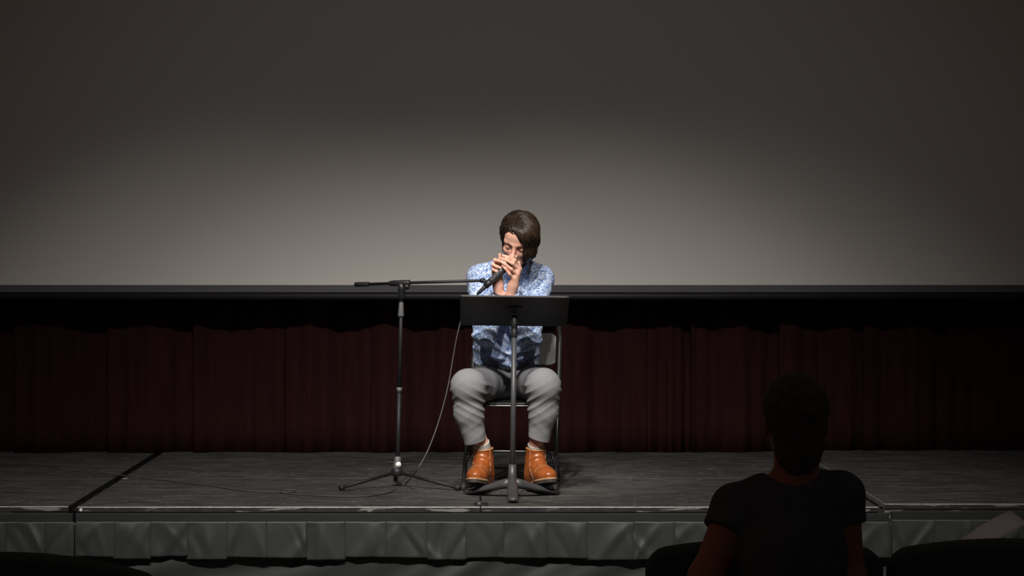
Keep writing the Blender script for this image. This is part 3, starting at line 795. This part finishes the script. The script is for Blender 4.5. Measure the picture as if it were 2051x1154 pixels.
# hair: shell and strands
hair_prims = [
    el((-0.005, 0.022, 0.045), (0.097, 0.104, 0.092), k=0.02),
    el((0.045, -0.040, 0.070), (0.055, 0.060, 0.048), rot(0, 25, 0), k=0.03),
    rc((0.064, -0.035, 0.045), (0.072, -0.055, -0.030), 0.036, 0.032, 0.03),
    rc((0.070, -0.055, -0.030), (0.060, -0.056, -0.076), 0.031, 0.016, 0.03),
    rc((0.070, 0.01, 0.0), (0.058, 0.0, -0.062), 0.034, 0.018, 0.03),
    rc((0.03, 0.080, 0.0), (0.02, 0.065, -0.055), 0.036, 0.022, 0.03),
    rc((-0.03, 0.080, 0.0), (-0.02, 0.065, -0.050), 0.034, 0.022, 0.03),
    rc((-0.020, -0.055, 0.090), (-0.050, -0.030, 0.075), 0.024, 0.026, 0.02),
    rc((-0.072, -0.020, 0.050), (-0.074, -0.018, 0.0), 0.018, 0.012, 0.02),
    rc((-0.0735, -0.018, 0.0), (-0.064, -0.026, -0.065), 0.011, 0.008, 0.01),
    ('-', el((-0.030, -0.105, 0.012), (0.052, 0.052, 0.060), rot(0, -22, 0), k=0.012)),
    ('-', el((-0.006, -0.110, -0.050), (0.046, 0.062, 0.062), k=0.012)),
    ('-', el((-0.088, 0.008, -0.014), (0.018, 0.020, 0.034), k=0.01)),
]
_hr = blend(hair_prims)
def hairL(p): return _hr(p[:, 0], p[:, 1], p[:, 2])
hf = Field(HC - 0.17, HC + 0.17, 0.0028)
q = Prim(lambda X, Y, Z: _hr(*to_head(X, Y, Z)) * HS, HC - 0.16, HC + 0.16, 0.0)
hf.add(q)
part = np.array((-0.030, -0.070, 0.098))
def hair_groove(X, Y, Z):
    x, y, z_ = to_head(X, Y, Z)
    a = np.arctan2(y - 0.0 + 0.25 * (z_), x + 0.03 + 0.3 * z_)
    return 0.0022 * np.sin(a * 34 + 6 * z_ / 0.1) + 0.0012 * np.sin(a * 77 - 40 * z_)
hf.displace(hair_groove)
hair = child(hf, 'hair', M['hair'], man)
# strands run from the parting over the shell
def grad(p, e=0.002):
    g = np.stack([hairL(p + d_) - hairL(p - d_) for d_ in (np.array((e, 0, 0)), np.array((0, e, 0)), np.array((0, 0, e)))], 1)
    return g / np.maximum(np.linalg.norm(g, axis=1, keepdims=True), 1e-6)
ns = 620
rs = np.random.RandomState(11)
t = rs.rand(ns)
P0 = np.stack([-0.034 + 0.030 * t + 0.012 * rs.randn(ns), -0.075 + 0.150 * t, 0.105 + 0.03 * np.sin(t * 3.1)], 1)
P0[:, 0] += rs.randn(ns) * 0.012
side = np.where(P0[:, 0] + 0.010 * rs.randn(ns) > -0.034 + 0.030 * t - 0.012, 1.0, -1.0)
p = P0.copy(); paths = []
for it in range(6):
    p = p - grad(p) * (hairL(p)[:, None] - 0.001)
L = np.where(side > 0, 23, 12) + rs.randint(-4, 4, ns)
off = 0.0010 + 0.0050 * rs.rand(ns) ** 2
wob = rs.randn(ns, 3) * 0.18
alive = []
for it in range(28):
    paths.append(p.copy())
    nrm_ = grad(p)
    flow = np.stack([side * np.where(p[:, 2] > 0.06, 1.0, 0.22), np.where(side > 0, -0.16 + 0.75 * (t - 0.25), 0.55 + 0.4 * t), np.full(ns, -0.85)], 1)
    flow += wob
    flow -= nrm_ * np.sum(flow * nrm_, 1, keepdims=True)
    flow /= np.maximum(np.linalg.norm(flow, axis=1, keepdims=True), 1e-6)
    p = p + flow * 0.0095
    for _ in range(2): p = p - grad(p) * (hairL(p)[:, None] - off[:, None])
paths = np.array(paths)
sm = MB()
for i in range(ns):
    n = int(L[i]); pts = [from_head(paths[j, i]) for j in range(0, n, 2)]
    if len(pts) < 3: continue
    r0 = 0.0014 + 0.0018 * rs.rand()
    sm.tube(pts, [r0 * (0.12 + 0.88 * math.sin(math.pi * (0.12 + 0.86 * j / (len(pts) - 1)))) for j in range(len(pts))], 4, False)
o = child(sm, 'hair_strands', M['strand'], hair); tag(o, kind='stuff')
# flyaway tuft behind the ear side
m = MB()
for k in range(7):
    b0 = from_head((-0.082, 0.03 + 0.004 * k, 0.062 - 0.006 * k)); b1 = from_head((-0.097 - 0.002 * (k % 3), 0.03 + 0.004 * k, 0.056 - 0.008 * k)); b2 = from_head((-0.101, 0.028 + 0.004 * k, 0.040 - 0.009 * k))
    m.tube([b0, b1, b2], [0.0018, 0.0015, 0.0006], 4, False)
child(m, 'hair_tuft', M['hair'], hair)

# ring and wrist band
a, c = at(1028.5, 544, .549), at(1024, 539.5, .538)
d = (c - a) / np.linalg.norm(c - a); pr = np.cross(d, (0, 0, 1.0)); pr /= np.linalg.norm(pr); pq = np.cross(d, pr)
m = MB(); m.tube([a + (pr * math.cos(w) + pq * math.sin(w)) * 0.0098 for w in np.linspace(0, 6.2832, 17)], 0.0016, 6, False)
child(m, 'ring', M['gold'], man)
d = (wrR - elR) / np.linalg.norm(wrR - elR); pr = np.cross(d, (0, 1.0, 0)); pr /= np.linalg.norm(pr); pq = np.cross(d, pr); a = wrR + d * 0.004
m = MB(); m.tube([a + (pr * math.cos(w) + pq * math.sin(w)) * 0.0265 for w in np.linspace(0, 6.2832, 25)], 0.004, 8, False)
child(m, 'wrist_band', M['watch'], man)

# shirt
sh = Field((-0.14, 0.55, 0.92), (0.47, 1.12, 1.62), 0.0033)
sh.add(*torso(0.006)); sh.add(*arms(0.0080, 0.022, 0.001))
sh.add(rc((0.168, 0.80, 1.535), (0.180, 0.785, 1.560), 0.066, 0.062, 0.03))
sh.sub(rc((0.172, 0.80, 1.56), from_head((0, 0.0, -0.10)), 0.055, 0.055, 0.01))
for w, e_ in ((wrR, elR), (wrL, elL)):
    d = (w - e_) / np.linalg.norm(w - e_)
    sh.cut(w - d * 0.006, d, 0.055)
def hemZ(X, Y, Z): return 0
def shirt_folds(X, Y, Z):
    w1 = warp(X, Y, Z, 28, 1); w2 = warp(X, Y, Z, 22, 2)
    o_ = 0.0045 * w1 + 0.002 * warp(X, Y, Z, 75, 3)
    # belly folds: run across and sag to the middle
    bel = np.exp(-((Z - 1.09) / 0.09) ** 2) * np.clip((0.94 - Y) / 0.12, 0, 1)
    o_ -= 0.026 * bel * ridge(Z * 92 - 44 * np.abs(X - 0.165) + 1.6 * w2)
    # elbow creases around the arm
    for l, s_ in ((elR, shR), (elL, shL)):
        nr = near(X, Y, Z, l, 0.085)
        ax = (s_ - l) / np.linalg.norm(s_ - l)
        o_ -= 0.007 * nr * ridge(((X - l[0]) * (ax[0] + 0.6) + (Y - l[1]) * ax[1] + (Z - l[2]) * ax[2]) * 150 + 1.8 * w1)
    for s_ in (shR, shL):
        nr = near(X, Y, Z, s_ + np.array((0, -0.03, -0.10)), 0.09)
        o_ -= 0.007 * nr * ridge((Z * 0.8 + X * (1 if s_[0] > .1 else -1) * 0.9) * 130 + 2 * w2)
    return o_
sh.displace(shirt_folds)
X, Y, Z = sh.pts(sh.sl(sh.lo, sh.lo + sh.n * sh.h, 0))
hem = 1.040 - 0.035 * np.clip((X - 0.24) / 0.08, 0, 1) - 0.03 * np.clip((Y - 0.9) / 0.1, 0, 1) + 0.006 * np.sin(X * 40)
sh.f = np.maximum(sh.f, (hem - Z).astype(np.float32))
shirt = child(sh, 'shirt', M['shirt'], man)
del sh
for w, e_ in ((wrR, elR), (wrL, elL)):
    d = (w - e_) / np.linalg.norm(w - e_); pr = np.cross(d, (0, 1.0, 0)); pr /= np.linalg.norm(pr); pq = np.cross(d, pr)
    m = MB()
    for rr, dd in ((0.0352, 0.012),):
        m.tube([w - d * dd + (pr * math.cos(q_) + pq * math.sin(q_)) * rr for q_ in np.linspace(0, 6.2832, 25)], 0.0042, 8, False)
    child(m, 'cuff_hem', M['shirt'], shirt)

# trousers
tr = Field((-0.15, 0.40, S + 0.10), (0.47, 1.13, 1.10), 0.0033)
tr.add(el((0.155, 0.945, 0.985), (0.162, 0.118, 0.105), k=0.04))
cuffR, cuffL = at(954.5, 885, 0.575), at(1077.5, 880, 0.575)
for h_, k_, c_, sg in ((hipR, knR, cuffR, -1), (hipL, knL, cuffL, 1)):
    m1 = h_ * 0.5 + k_ * 0.5
    tr.add(rc(h_, m1, 0.086, 0.080, 0.04), rc(m1, k_, 0.080, 0.068, 0.04))
    tr.add(el(k_ + (sg * 0.004, -0.004, 0.004), (0.074, 0.068, 0.070), k=0.04))
    m2 = msR if sg < 0 else msL
    tr.add(rc(k_, m2, 0.066, 0.064, 0.04), rc(m2, c_ + (0, 0, -0.03), 0.064, 0.050, 0.04))
def tr_folds(X, Y, Z):
    w1 = warp(X, Y, Z, 24, 5); w2 = warp(X, Y, Z, 30, 6)
    o_ = 0.0035 * w1 + 0.0012 * warp(X, Y, Z, 90, 8)
    for k_, sg in ((knR, -1), (knL, 1)):
        inner = near(X, Y, Z, k_ + np.array((-sg * 0.05, 0.02, -0.06)), 0.085)
        o_ -= 0.011 * inner * ridge((Z + sg * (-0.55) * (X - k_[0])) * 155 + 1.6 * w1)
        outer = near(X, Y, Z, k_ + np.array((sg * 0.075, 0.02, -0.045)), 0.05)
        o_ -= 0.010 * outer * ridge((Z + sg * 0.5 * (X - k_[0])) * 140 + 1.2 * w2)
        shin = near(X, Y, Z, k_ + np.array((-sg * 0.02, 0, -0.22)), 0.10)
        o_ -= 0.0018 * shin * ridge((Z + sg * 0.9 * (X - k_[0])) * 85 + 2 * w2)
    lap = np.exp(-((Y - 0.80) / 0.10) ** 2) * np.exp(-((Z - 1.0) / 0.1) ** 2)
    o_ -= 0.008 * lap * ridge((Y + 0.5 * np.abs(X - 0.168)) * 110 + 2 * w1)
    return o_
tr.displace(tr_folds)
for c_, a_, tilt in ((cuffR, anR, (-0.27, 0.10, -1)), (cuffL, anL, (0.28, 0.10, -1))):
    n_ = np.array((tilt[0] * -1, tilt[1], tilt[2]), float)
    tr.cut(c_, n_, 0.13)
    tr.sub(rc(c_ + (0, 0.0, -0.04), c_ + (0, 0, -0.005), 0.042, 0.042, 0.004))
tro = child(tr, 'trousers', M['trousers'], man)
del tr

# socks and boots
def boot_field(h):
    b_ = Field((-0.09, -0.23, 0.0), (0.09, 0.13, 0.24), h)
    b_.add(el((0, -0.128, 0.042), (0.046, 0.066, 0.034), k=0.03), rc((0, -0.115, 0.046), (0, 0.02, 0.070), 0.034, 0.045, 0.04), rc((0, -0.085, 0.062), (0, 0.0, 0.125), 0.032, 0.039, 0.04),
           el((0, 0.050, 0.050), (0.041, 0.052, 0.050), k=0.03), rc((0, 0.024, 0.08), (0, -0.040, 0.24), 0.043, 0.050, 0.03))
    def cr(X, Y, Z):
        w = warp(X, Y, Z, 40, 21)
        n1 = near(X, Y, Z, (0, -0.02, 0.125), 0.055)
        return 0.0015 * w - 0.0075 * n1 * ridge((Z + 0.55 * Y) * 175 + 1.2 * w) - 0.004 * near(X, Y, Z, (0, -0.09, 0.075), 0.03) * ridge(Y * 210 + w)
    b_.displace(cr)
    X, Y, Z = b_.pts(b_.sl(b_.lo, b_.lo + b_.n * h, 0))
    topz = 0.184 + 0.32 * (Y + 0.025) + 0.08 * np.abs(X)
    b_.f = np.maximum(b_.f, (Z - topz).astype(np.float32)); b_.f = np.maximum(b_.f, (0.022 - Z + 0 * X).astype(np.float32))
    b_.sub(rc((0, -0.016, 0.192), (0, -0.034, 0.27), 0.040, 0.043, 0.003))
    return b_
bmesh_ = boot_field(0.0028).mesh('boot')
def outline(e):
    pts = []
    for a_ in np.linspace(0, 2 * math.pi, 40, endpoint=False):
        y = -0.050 - 0.150 * math.cos(a_); hw = 0.040 + 0.012 * math.exp(-((y + 0.125) / 0.05) ** 2) + 0.003 * math.exp(-((y - 0.06) / 0.05) ** 2) - 0.004 * math.exp(-((y + 0.02) / 0.05) ** 2)
        s_ = math.sin(a_); x = hw * np.sign(s_) * abs(s_) ** 0.62
        pts.append((x * (1 + e / 0.045), y * 1.0 + (-e if y < -.05 else e) * abs(math.cos(a_))))
    return pts
def make_boot(mtx, label):
    """boot pivots at its heel; the toe rests on the music stand's foot"""
    e = bpy.data.objects.new('boot', bmesh_.copy() if False else bmesh_)
    if not bmesh_.materials: bmesh_.materials.append(M['boot']); bmesh_.polygons.foreach_set('use_smooth', [True] * len(bmesh_.polygons))
    COL.objects.link(e); e.parent = man; e['label'] = label
    T = Matrix.Translation(-Vector(O)) @ mtx
    e.matrix_local = T
    MB().prism(outline(0.005), 0.020, 0.028).build('welt', M['welt'], e, bevel=0.002)
    MB().prism(outline(0.003), 0.006, 0.020).build('sole', M['sole'], e)
    MB().prism([(x, y) for x, y in outline(0.001) if y > 0.015], 0.0, 0.006).build('heel_tap', M['sole'], e)
    # seams
    def onb(x, y, z_): return (x, y, z_)
    for s_ in (-1, 1):
        pts = smooth_path([(s_ * 0.0475, -0.075, 0.030), (s_ * 0.041, -0.060, 0.060), (s_ * 0.040, -0.035, 0.085), (s_ * 0.045, -0.030, 0.110), (s_ * 0.047, -0.040, 0.15), (s_ * 0.049, -0.048, 0.172)], 4)
        snap(pts, boot_sdf)
        MB().tube(pts, 0.0018, 5).build('side_seam', M['welt'], e, True)
    pts = [(-0.05 + 0.1 * k / 12, -0.092 - 0.02 * math.sin(math.pi * k / 12), 0.06 + 0.025 * math.sin(math.pi * k / 12)) for k in range(13)]
    snap(pts, boot_sdf)
    MB().tube(pts, 0.0016, 5).build('toe_cap_seam', M['welt'], e, True)
    cr_ = [(0.0460 * math.cos(w), -0.017 + 0.0460 * math.sin(w), 0.185 + 0.32 * (0.0460 * math.sin(w)) + 0.08 * abs(0.0460 * math.cos(w))) for w in np.linspace(0, 6.2832, 25)]
    MB().tube(cr_, 0.0038, 8, False).build('top_binding', M['toe'], e, True)
    MB().add(*pull_tab()).build('pull_tab', M['toe'], e, bevel=0.001)
    return e
def pull_tab():
    m = MB(); m.box((-0.010, 0.034, 0.175), (0.010, 0.039, 0.222)); return m.v, m.f
boot_sdf = blend([el((0, -0.128, 0.042), (0.046, 0.066, 0.034), k=0.03), rc((0, -0.115, 0.046), (0, 0.02, 0.070), 0.034, 0.045, 0.04), rc((0, -0.085, 0.062), (0, 0.0, 0.125), 0.032, 0.039, 0.04),
           el((0, 0.050, 0.050), (0.041, 0.052, 0.050), k=0.03), rc((0, 0.024, 0.08), (0, -0.040, 0.24), 0.043, 0.050, 0.03)])
def snap(pts, F_):
    for i, p_ in enumerate(pts):
        p_ = np.array(p_, float)
        for _ in range(6):
            g_ = np.array([float(F_(*(p_ + d_)) - F_(*(p_ - d_))) for d_ in (np.array((1e-3, 0, 0)), np.array((0, 1e-3, 0)), np.array((0, 0, 1e-3)))])
            g_ /= max(np.linalg.norm(g_), 1e-6); p_ = p_ - g_ * float(F_(*p_))
        pts[i] = tuple(p_)
make_boot(BOOTS[0], 'tan leather ankle boot at the left, toe raised on the stand foot')
make_boot(BOOTS[1], 'tan leather ankle boot at the right, toe raised on the stand foot')
for i_, c_, e_ in ((0, cuffR, 1.15), (1, cuffL, 0.85)):
    b0 = inboot(i_, (0, -0.002, 0.13)); b1 = (wpR, wpL)[i_]
    m = MB()
    bm_ = inboot(i_, (0, -0.016, 0.18))
    m.tube([b0, bm_] + [bm_ + (b1 - bm_) * t_ for t_ in (e_ - 0.12, e_, e_ + 0.03)], [0.036, 0.0405, 0.0405, 0.041, 0.036], 20, False)
    child(m, 'sock', M['sock'], man)

# ------------------------------------------------------------------ audience
def theatre_seat(x, y, z, rz, label, cat='seat', hw=0.352, arch=0.036, r=0.06):
    o = empty('theatre_seat', (x, y, z), rz); tag(o, label, cat, 'dark upholstered theatre seats')
    # back: rounded slab with gently arched top
    f_ = Field((-0.48, -0.20, 0.28), (0.48, 0.12, 0.86), 0.010)
    X, Y, Z = f_.pts(f_.sl(f_.lo, f_.lo + f_.n * f_.h, 0))
    yc = -0.06 - 0.16 * (Z - 0.42); topz = 0.755 - arch * (X / hw) ** 2
    dx = np.abs(X) - (hw - r); dz = np.maximum(Z - (topz - r), 0.34 + r - Z)
    d2 = np.sqrt(np.maximum(dx, 0) ** 2 + np.maximum(dz, 0) ** 2) + np.minimum(np.maximum(dx, dz), 0) - r
    dy = np.abs(Y - yc) - 0.045
    w_ = np.maximum(d2, -1); q_ = 0.025
    a_ = np.maximum(w_ + q_, 0); b_ = np.maximum(dy + q_, 0)
    f_.f = (np.sqrt(a_ ** 2 + b_ ** 2) + np.minimum(np.maximum(w_ + q_, dy + q_), 0) - q_).astype(np.float32)
    me_ = f_.mesh('backrest'); link('backrest', me_, M['seat'], o, True)
    auto_smooth(MB().prism(rrect(-0.295, 0.295, 0.0, 0.44, 0.06), 0.36, 0.46).build('seat_cushion', M['seat'], o, bevel=0.02))
    for s_ in (-1, 1):
        auto_smooth(MB().box((s_ * (hw - 0.024) - 0.028, -0.04, 0.49), (s_ * (hw - 0.024) + 0.028, 0.34, 0.53)).build('armrest', M['plastic'], o, bevel=0.012))
        MB().box((s_ * (hw - 0.024) - 0.015, 0.02, 0.0), (s_ * (hw - 0.024) + 0.015, 0.14, 0.49)).build('support', M['plastic'], o, bevel=0.004)
    MB().box((-0.31, 0.05, 0.33), (0.31, 0.30, 0.36)).build('seat_frame', M['plastic'], o, bevel=0.004)
    return o

def spectator(name, base, label, headc, sL, sR, eL, eR, wL, wR, hip, handdir, hairmat):
    """seated figure seen from behind, facing +Y"""
    base = np.array(base, float); hc = np.array(headc, float)
    f_ = Field(base + (-0.42, -0.30, 0.02), base + (0.42, 0.75, 1.34), 0.007)
    ch_ = (np.array(sL) + np.array(sR)) / 2
    tors = lambda e: [el(np.array(hip) + (0, 0, 0.03), (0.165 + e, 0.125 + e, 0.13 + e), k=0.05), el((np.array(hip) * 0.5 + ch_ * 0.5), (0.150 + e, 0.115 + e, 0.20 + e), k=0.06), el(ch_ + (0, 0, -0.12), (0.160 + e, 0.115 + e, 0.16 + e), k=0.06),
                      rc(sL, sR, 0.058 + e, 0.058 + e, 0.05), rc(np.array(sL) * 0.72 + np.array(sR) * 0.28 + (0, 0, 0.02), np.array(sR) * 0.72 + np.array(sL) * 0.28 + (0, 0, 0.02), 0.045 + e, 0.045 + e, 0.05)]
    f_.add(*tors(-0.008))
    for s_, e_, w_ in ((sL, eL, wL), (sR, eR, wR)):
        s_, e_, w_ = map(lambda a: np.array(a, float), (s_, e_, w_))
        f_.add(rc(s_, e_, 0.050, 0.041, 0.03), rc(e_, w_, 0.042, 0.028, 0.03))
        d_ = np.array(handdir, float); d_ /= np.linalg.norm(d_)
        sd_ = np.cross(d_, (0, 0, 1.0)); sd_ /= np.linalg.norm(sd_)
        pc_ = w_ + d_ * 0.085
        f_.add(rc(w_, pc_, 0.027, 0.022, 0.015))
        for i in range(4):
            b_ = pc_ + sd_ * (i - 1.5) * 0.019; L_ = (0.07, 0.078, 0.072, 0.058)[i]
            f_.add(rc(b_, b_ + d_ * L_ * 0.5 + np.array((0, 0, -0.006)), 0.0115, 0.0105, 0.006), rc(b_ + d_ * L_ * 0.5 + np.array((0, 0, -0.006)), b_ + d_ * L_ * 0.9 + np.array((0, 0, -0.028)), 0.0105, 0.0095, 0.006))
        sg = 1 if s_[0] < ch_[0] else -1
        f_.add(rc(w_ + d_ * 0.02, w_ + d_ * 0.07 + sd_ * sg * 0.035 + np.array((0, 0, 0.01)), 0.016, 0.012, 0.012), rc(w_ + d_ * 0.07 + sd_ * sg * 0.035 + np.array((0, 0, 0.01)), w_ + d_ * 0.115 + sd_ * sg * 0.03, 0.0115, 0.0095, 0.008))
    f_.add(rc(ch_ * (0.4, 1, 1) + (0.6 * hc[0], 0, 0.03), hc + (0.004, -0.01, -0.07), 0.058, 0.055, 0.035))
    f_.add(el(hc + (0, 0, 0.03), (0.075, 0.095, 0.088), k=0.03), el(hc + (0, 0.035, -0.035), (0.060, 0.070, 0.082), k=0.03), rc(hc + (0, 0.095, 0.0), hc + (0, 0.118, -0.035), 0.009, 0.012, 0.012),
           el(hc + (0, 0.08, -0.095), (0.025, 0.025, 0.02), k=0.03), el(hc + (-0.078, 0.0, -0.005), (0.008, 0.019, 0.031), k=0.01), el(hc + (0.078, 0.0, -0.005), (0.008, 0.019, 0.031), k=0.01))
    h_ = np.array(hip, float)
    for sg in (-1, 1):
        k_ = h_ + (sg * 0.11, 0.44, 0.02); an = np.array((k_[0], k_[1] + 0.02, base[2] + 0.09))
        f_.add(rc(h_ + (sg * 0.09, 0, 0), k_, 0.075, 0.055, 0.03), rc(k_, an, 0.053, 0.036, 0.03), rc(an, an + (0, 0.13, -0.05), 0.036, 0.03, 0.03))
    me_ = f_.mesh('person'); me_.transform(Matrix.Translation(-Vector(base)))
    o = link('person', me_, M['skin_shaded'], None, True); o.location = tuple(base); tag(o, label, 'person')
    def kid(fld, nm, m_):
        mm = fld.mesh(nm); mm.transform(Matrix.Translation(-Vector(base))); return link(nm, mm, m_, o, True)
    t_ = Field(base + (-0.42, -0.30, 0.40), base + (0.42, 0.45, 1.25), 0.007)
    t_.add(*tors(0.004))
    for s_, e_ in ((sL, eL), (sR, eR)):
        s_, e_ = np.array(s_, float), np.array(e_, float); m_ = s_ * 0.66 + e_ * 0.34
        d_ = (e_ - s_) / np.linalg.norm(e_ - s_)
        slv = rc(s_, e_ * 0.3 + m_ * 0.7, 0.060, 0.062, 0.03)
        def cutf(X, Y, Z, f0=slv.fn, m_=m_, d_=d_): return np.maximum(f0(X, Y, Z), (X - m_[0]) * d_[0] + (Y - m_[1]) * d_[1] + (Z - m_[2]) * d_[2])
        t_.add(Prim(cutf, slv.lo, slv.hi, 0.015))
    t_.sub(rc(ch_ + (0, 0.0, 0.07), ch_ + (0, 0.01, 0.14), 0.056, 0.058, 0.01))
    t_.displace(lambda X, Y, Z: 0.004 * warp(X, Y, Z, 22, 31) + 0.002 * warp(X, Y, Z, 60, 32))
    kid(t_, 'tshirt', M['tee'])
    p_ = Field(base + (-0.42, -0.20, 0.05), base + (0.42, 0.75, 0.75), 0.008)
    p_.add(el(h_, (0.172, 0.13, 0.115), k=0.04))
    for sg in (-1, 1):
        k_ = h_ + (sg * 0.11, 0.44, 0.02); an = np.array((k_[0], k_[1] + 0.02, base[2] + 0.09))
        p_.add(rc(h_ + (sg * 0.09, 0, 0), k_, 0.085, 0.068, 0.04), rc(k_, an, 0.066, 0.052, 0.03))
    kid(p_, 'trousers', M['pants'])
    for sg in (-1, 1):
        k_ = h_ + (sg * 0.11, 0.44, 0.02); an = np.array((k_[0], k_[1] + 0.02, base[2] + 0.0))
        s2 = Field(an + (-0.07, -0.12, 0.0), an + (0.07, 0.24, 0.16), 0.007)
        s2.add(rc(an + (0, -0.03, 0.05), an + (0, 0.15, 0.04), 0.045, 0.042, 0.02), rc(an + (0, -0.01, 0.05), an + (0, 0, 0.12), 0.045, 0.045, 0.02)); s2.cut(an + (0, 0, 0.004), (0, 0, -1))
        kid(s2, 'shoe', M['rubber'])
    h2 = Field(hc - 0.14, hc + 0.16, 0.005)
    h2.add(el(hc + (0, -0.008, 0.040), (0.086, 0.100, 0.092), k=0.02), el(hc + (0.002, -0.040, -0.050), (0.064, 0.052, 0.085), k=0.03))
    h2.sub(el(hc + (0, 0.13, -0.02), (0.10, 0.10, 0.085), k=0.01), el(hc + (-0.095, 0.03, -0.03), (0.022, 0.028, 0.040), k=0.01), el(hc + (0.095, 0.03, -0.03), (0.022, 0.028, 0.040), k=0.01))
    h2.displace(lambda X, Y, Z: 0.0028 * warp(X, Y, Z, 160, 51) + 0.002 * warp(X, Y, Z, 320, 52))
    kid(h2, 'hair', hairmat)
    return o

AY = -4.12
RY = -3.15                                      # the row ahead
def ap(px, py, Y=AY): return at(px, py, Y)
own = ap(1560, 1090)[0]
theatre_seat(own, AY - 0.10, 0.0, 0.0, 'dark theatre seat carrying the audience member in the black t-shirt')
hc = ap(1594, 848, AY + 0.06)
base = (ap(1585, 1000)[0], AY + 0.10, 0.0)
spectator('person', base, 'dark silhouetted audience member seen from behind in a black t-shirt', hc,
          ap(1474, 1016, AY + 0.06), ap(1683, 990, AY + 0.06), ap(1413, 1160, AY + 0.0), ap(1700, 1165, AY + 0.05),
          ap(1440, 1250, AY + 0.22), ap(1655, 1230, AY + 0.25), (base[0], AY + 0.10, 0.53), (0.2, 1, -0.25), M['hair_dark'])
sx1 = at(1532, 1090, RY - 0.12)[0]
theatre_seat(sx1, RY, 0.0, 0.0, 'dark theatre seat ahead of the silhouetted audience member, corners showing on both sides')
theatre_seat(sx1 + 0.720, RY, 0.0, 0.0, 'empty dark theatre seat at the lower right below the paper')
theatre_seat(sx1 + 1.440, RY, 0.0, 0.0, 'dark theatre seat past the right edge under the person with the paper')
theatre_seat(at(10, 1100, -3.56)[0], -3.44, 0.0, 0.0, 'dark theatre seat with curved top at the lower left corner', hw=0.425, arch=0.068, r=0.035)
# the person with the paper, mostly beyond the right edge
bx = sx1 + 1.440; py_ = RY + 0.20
pw = np.array(at(2112, 1066, -2.98))
spectator('person', (bx, py_, 0.0), 'person at the right edge holding up a sheet of paper', (bx, py_ - 0.02, 1.13),
          (bx - 0.155, py_ - 0.04, 0.96), (bx + 0.155, py_ - 0.04, 0.96), (bx - 0.28, py_ - 0.02, 0.74), (bx + 0.24, py_, 0.72),
          pw, (bx + 0.10, py_ + 0.28, 0.74), (bx, py_, 0.53), (-0.75, 0.30, -0.05), M['hair_dark'])
A = np.array(at(1908, 1094, -3.00)); B = np.array(at(2024, 1022, -2.82)); C_ = np.array(at(2058, 1050, -2.96)); D_ = A + (C_ - B)
v = []; f = []
for i in range(9):
    for j in range(5):
        u, w = i / 8, j / 4
        p_ = A * (1 - u) * (1 - w) + B * u * (1 - w) + C_ * u * w + D_ * (1 - u) * w + np.array((0, 0, 0.010 * math.sin(math.pi * u)))
        v.append(p_)
for i in range(8):
    for j in range(4): f.append((i * 5 + j, i * 5 + 5 + j, i * 5 + 6 + j, i * 5 + 1 + j))
o = pyobj('paper_sheet', v, f, M['paper'], None, True)
s_ = o.modifiers.new('t', 'SOLIDIFY'); s_.thickness = 0.0006
tag(o, 'white sheet of paper held at the lower right corner', 'paper')
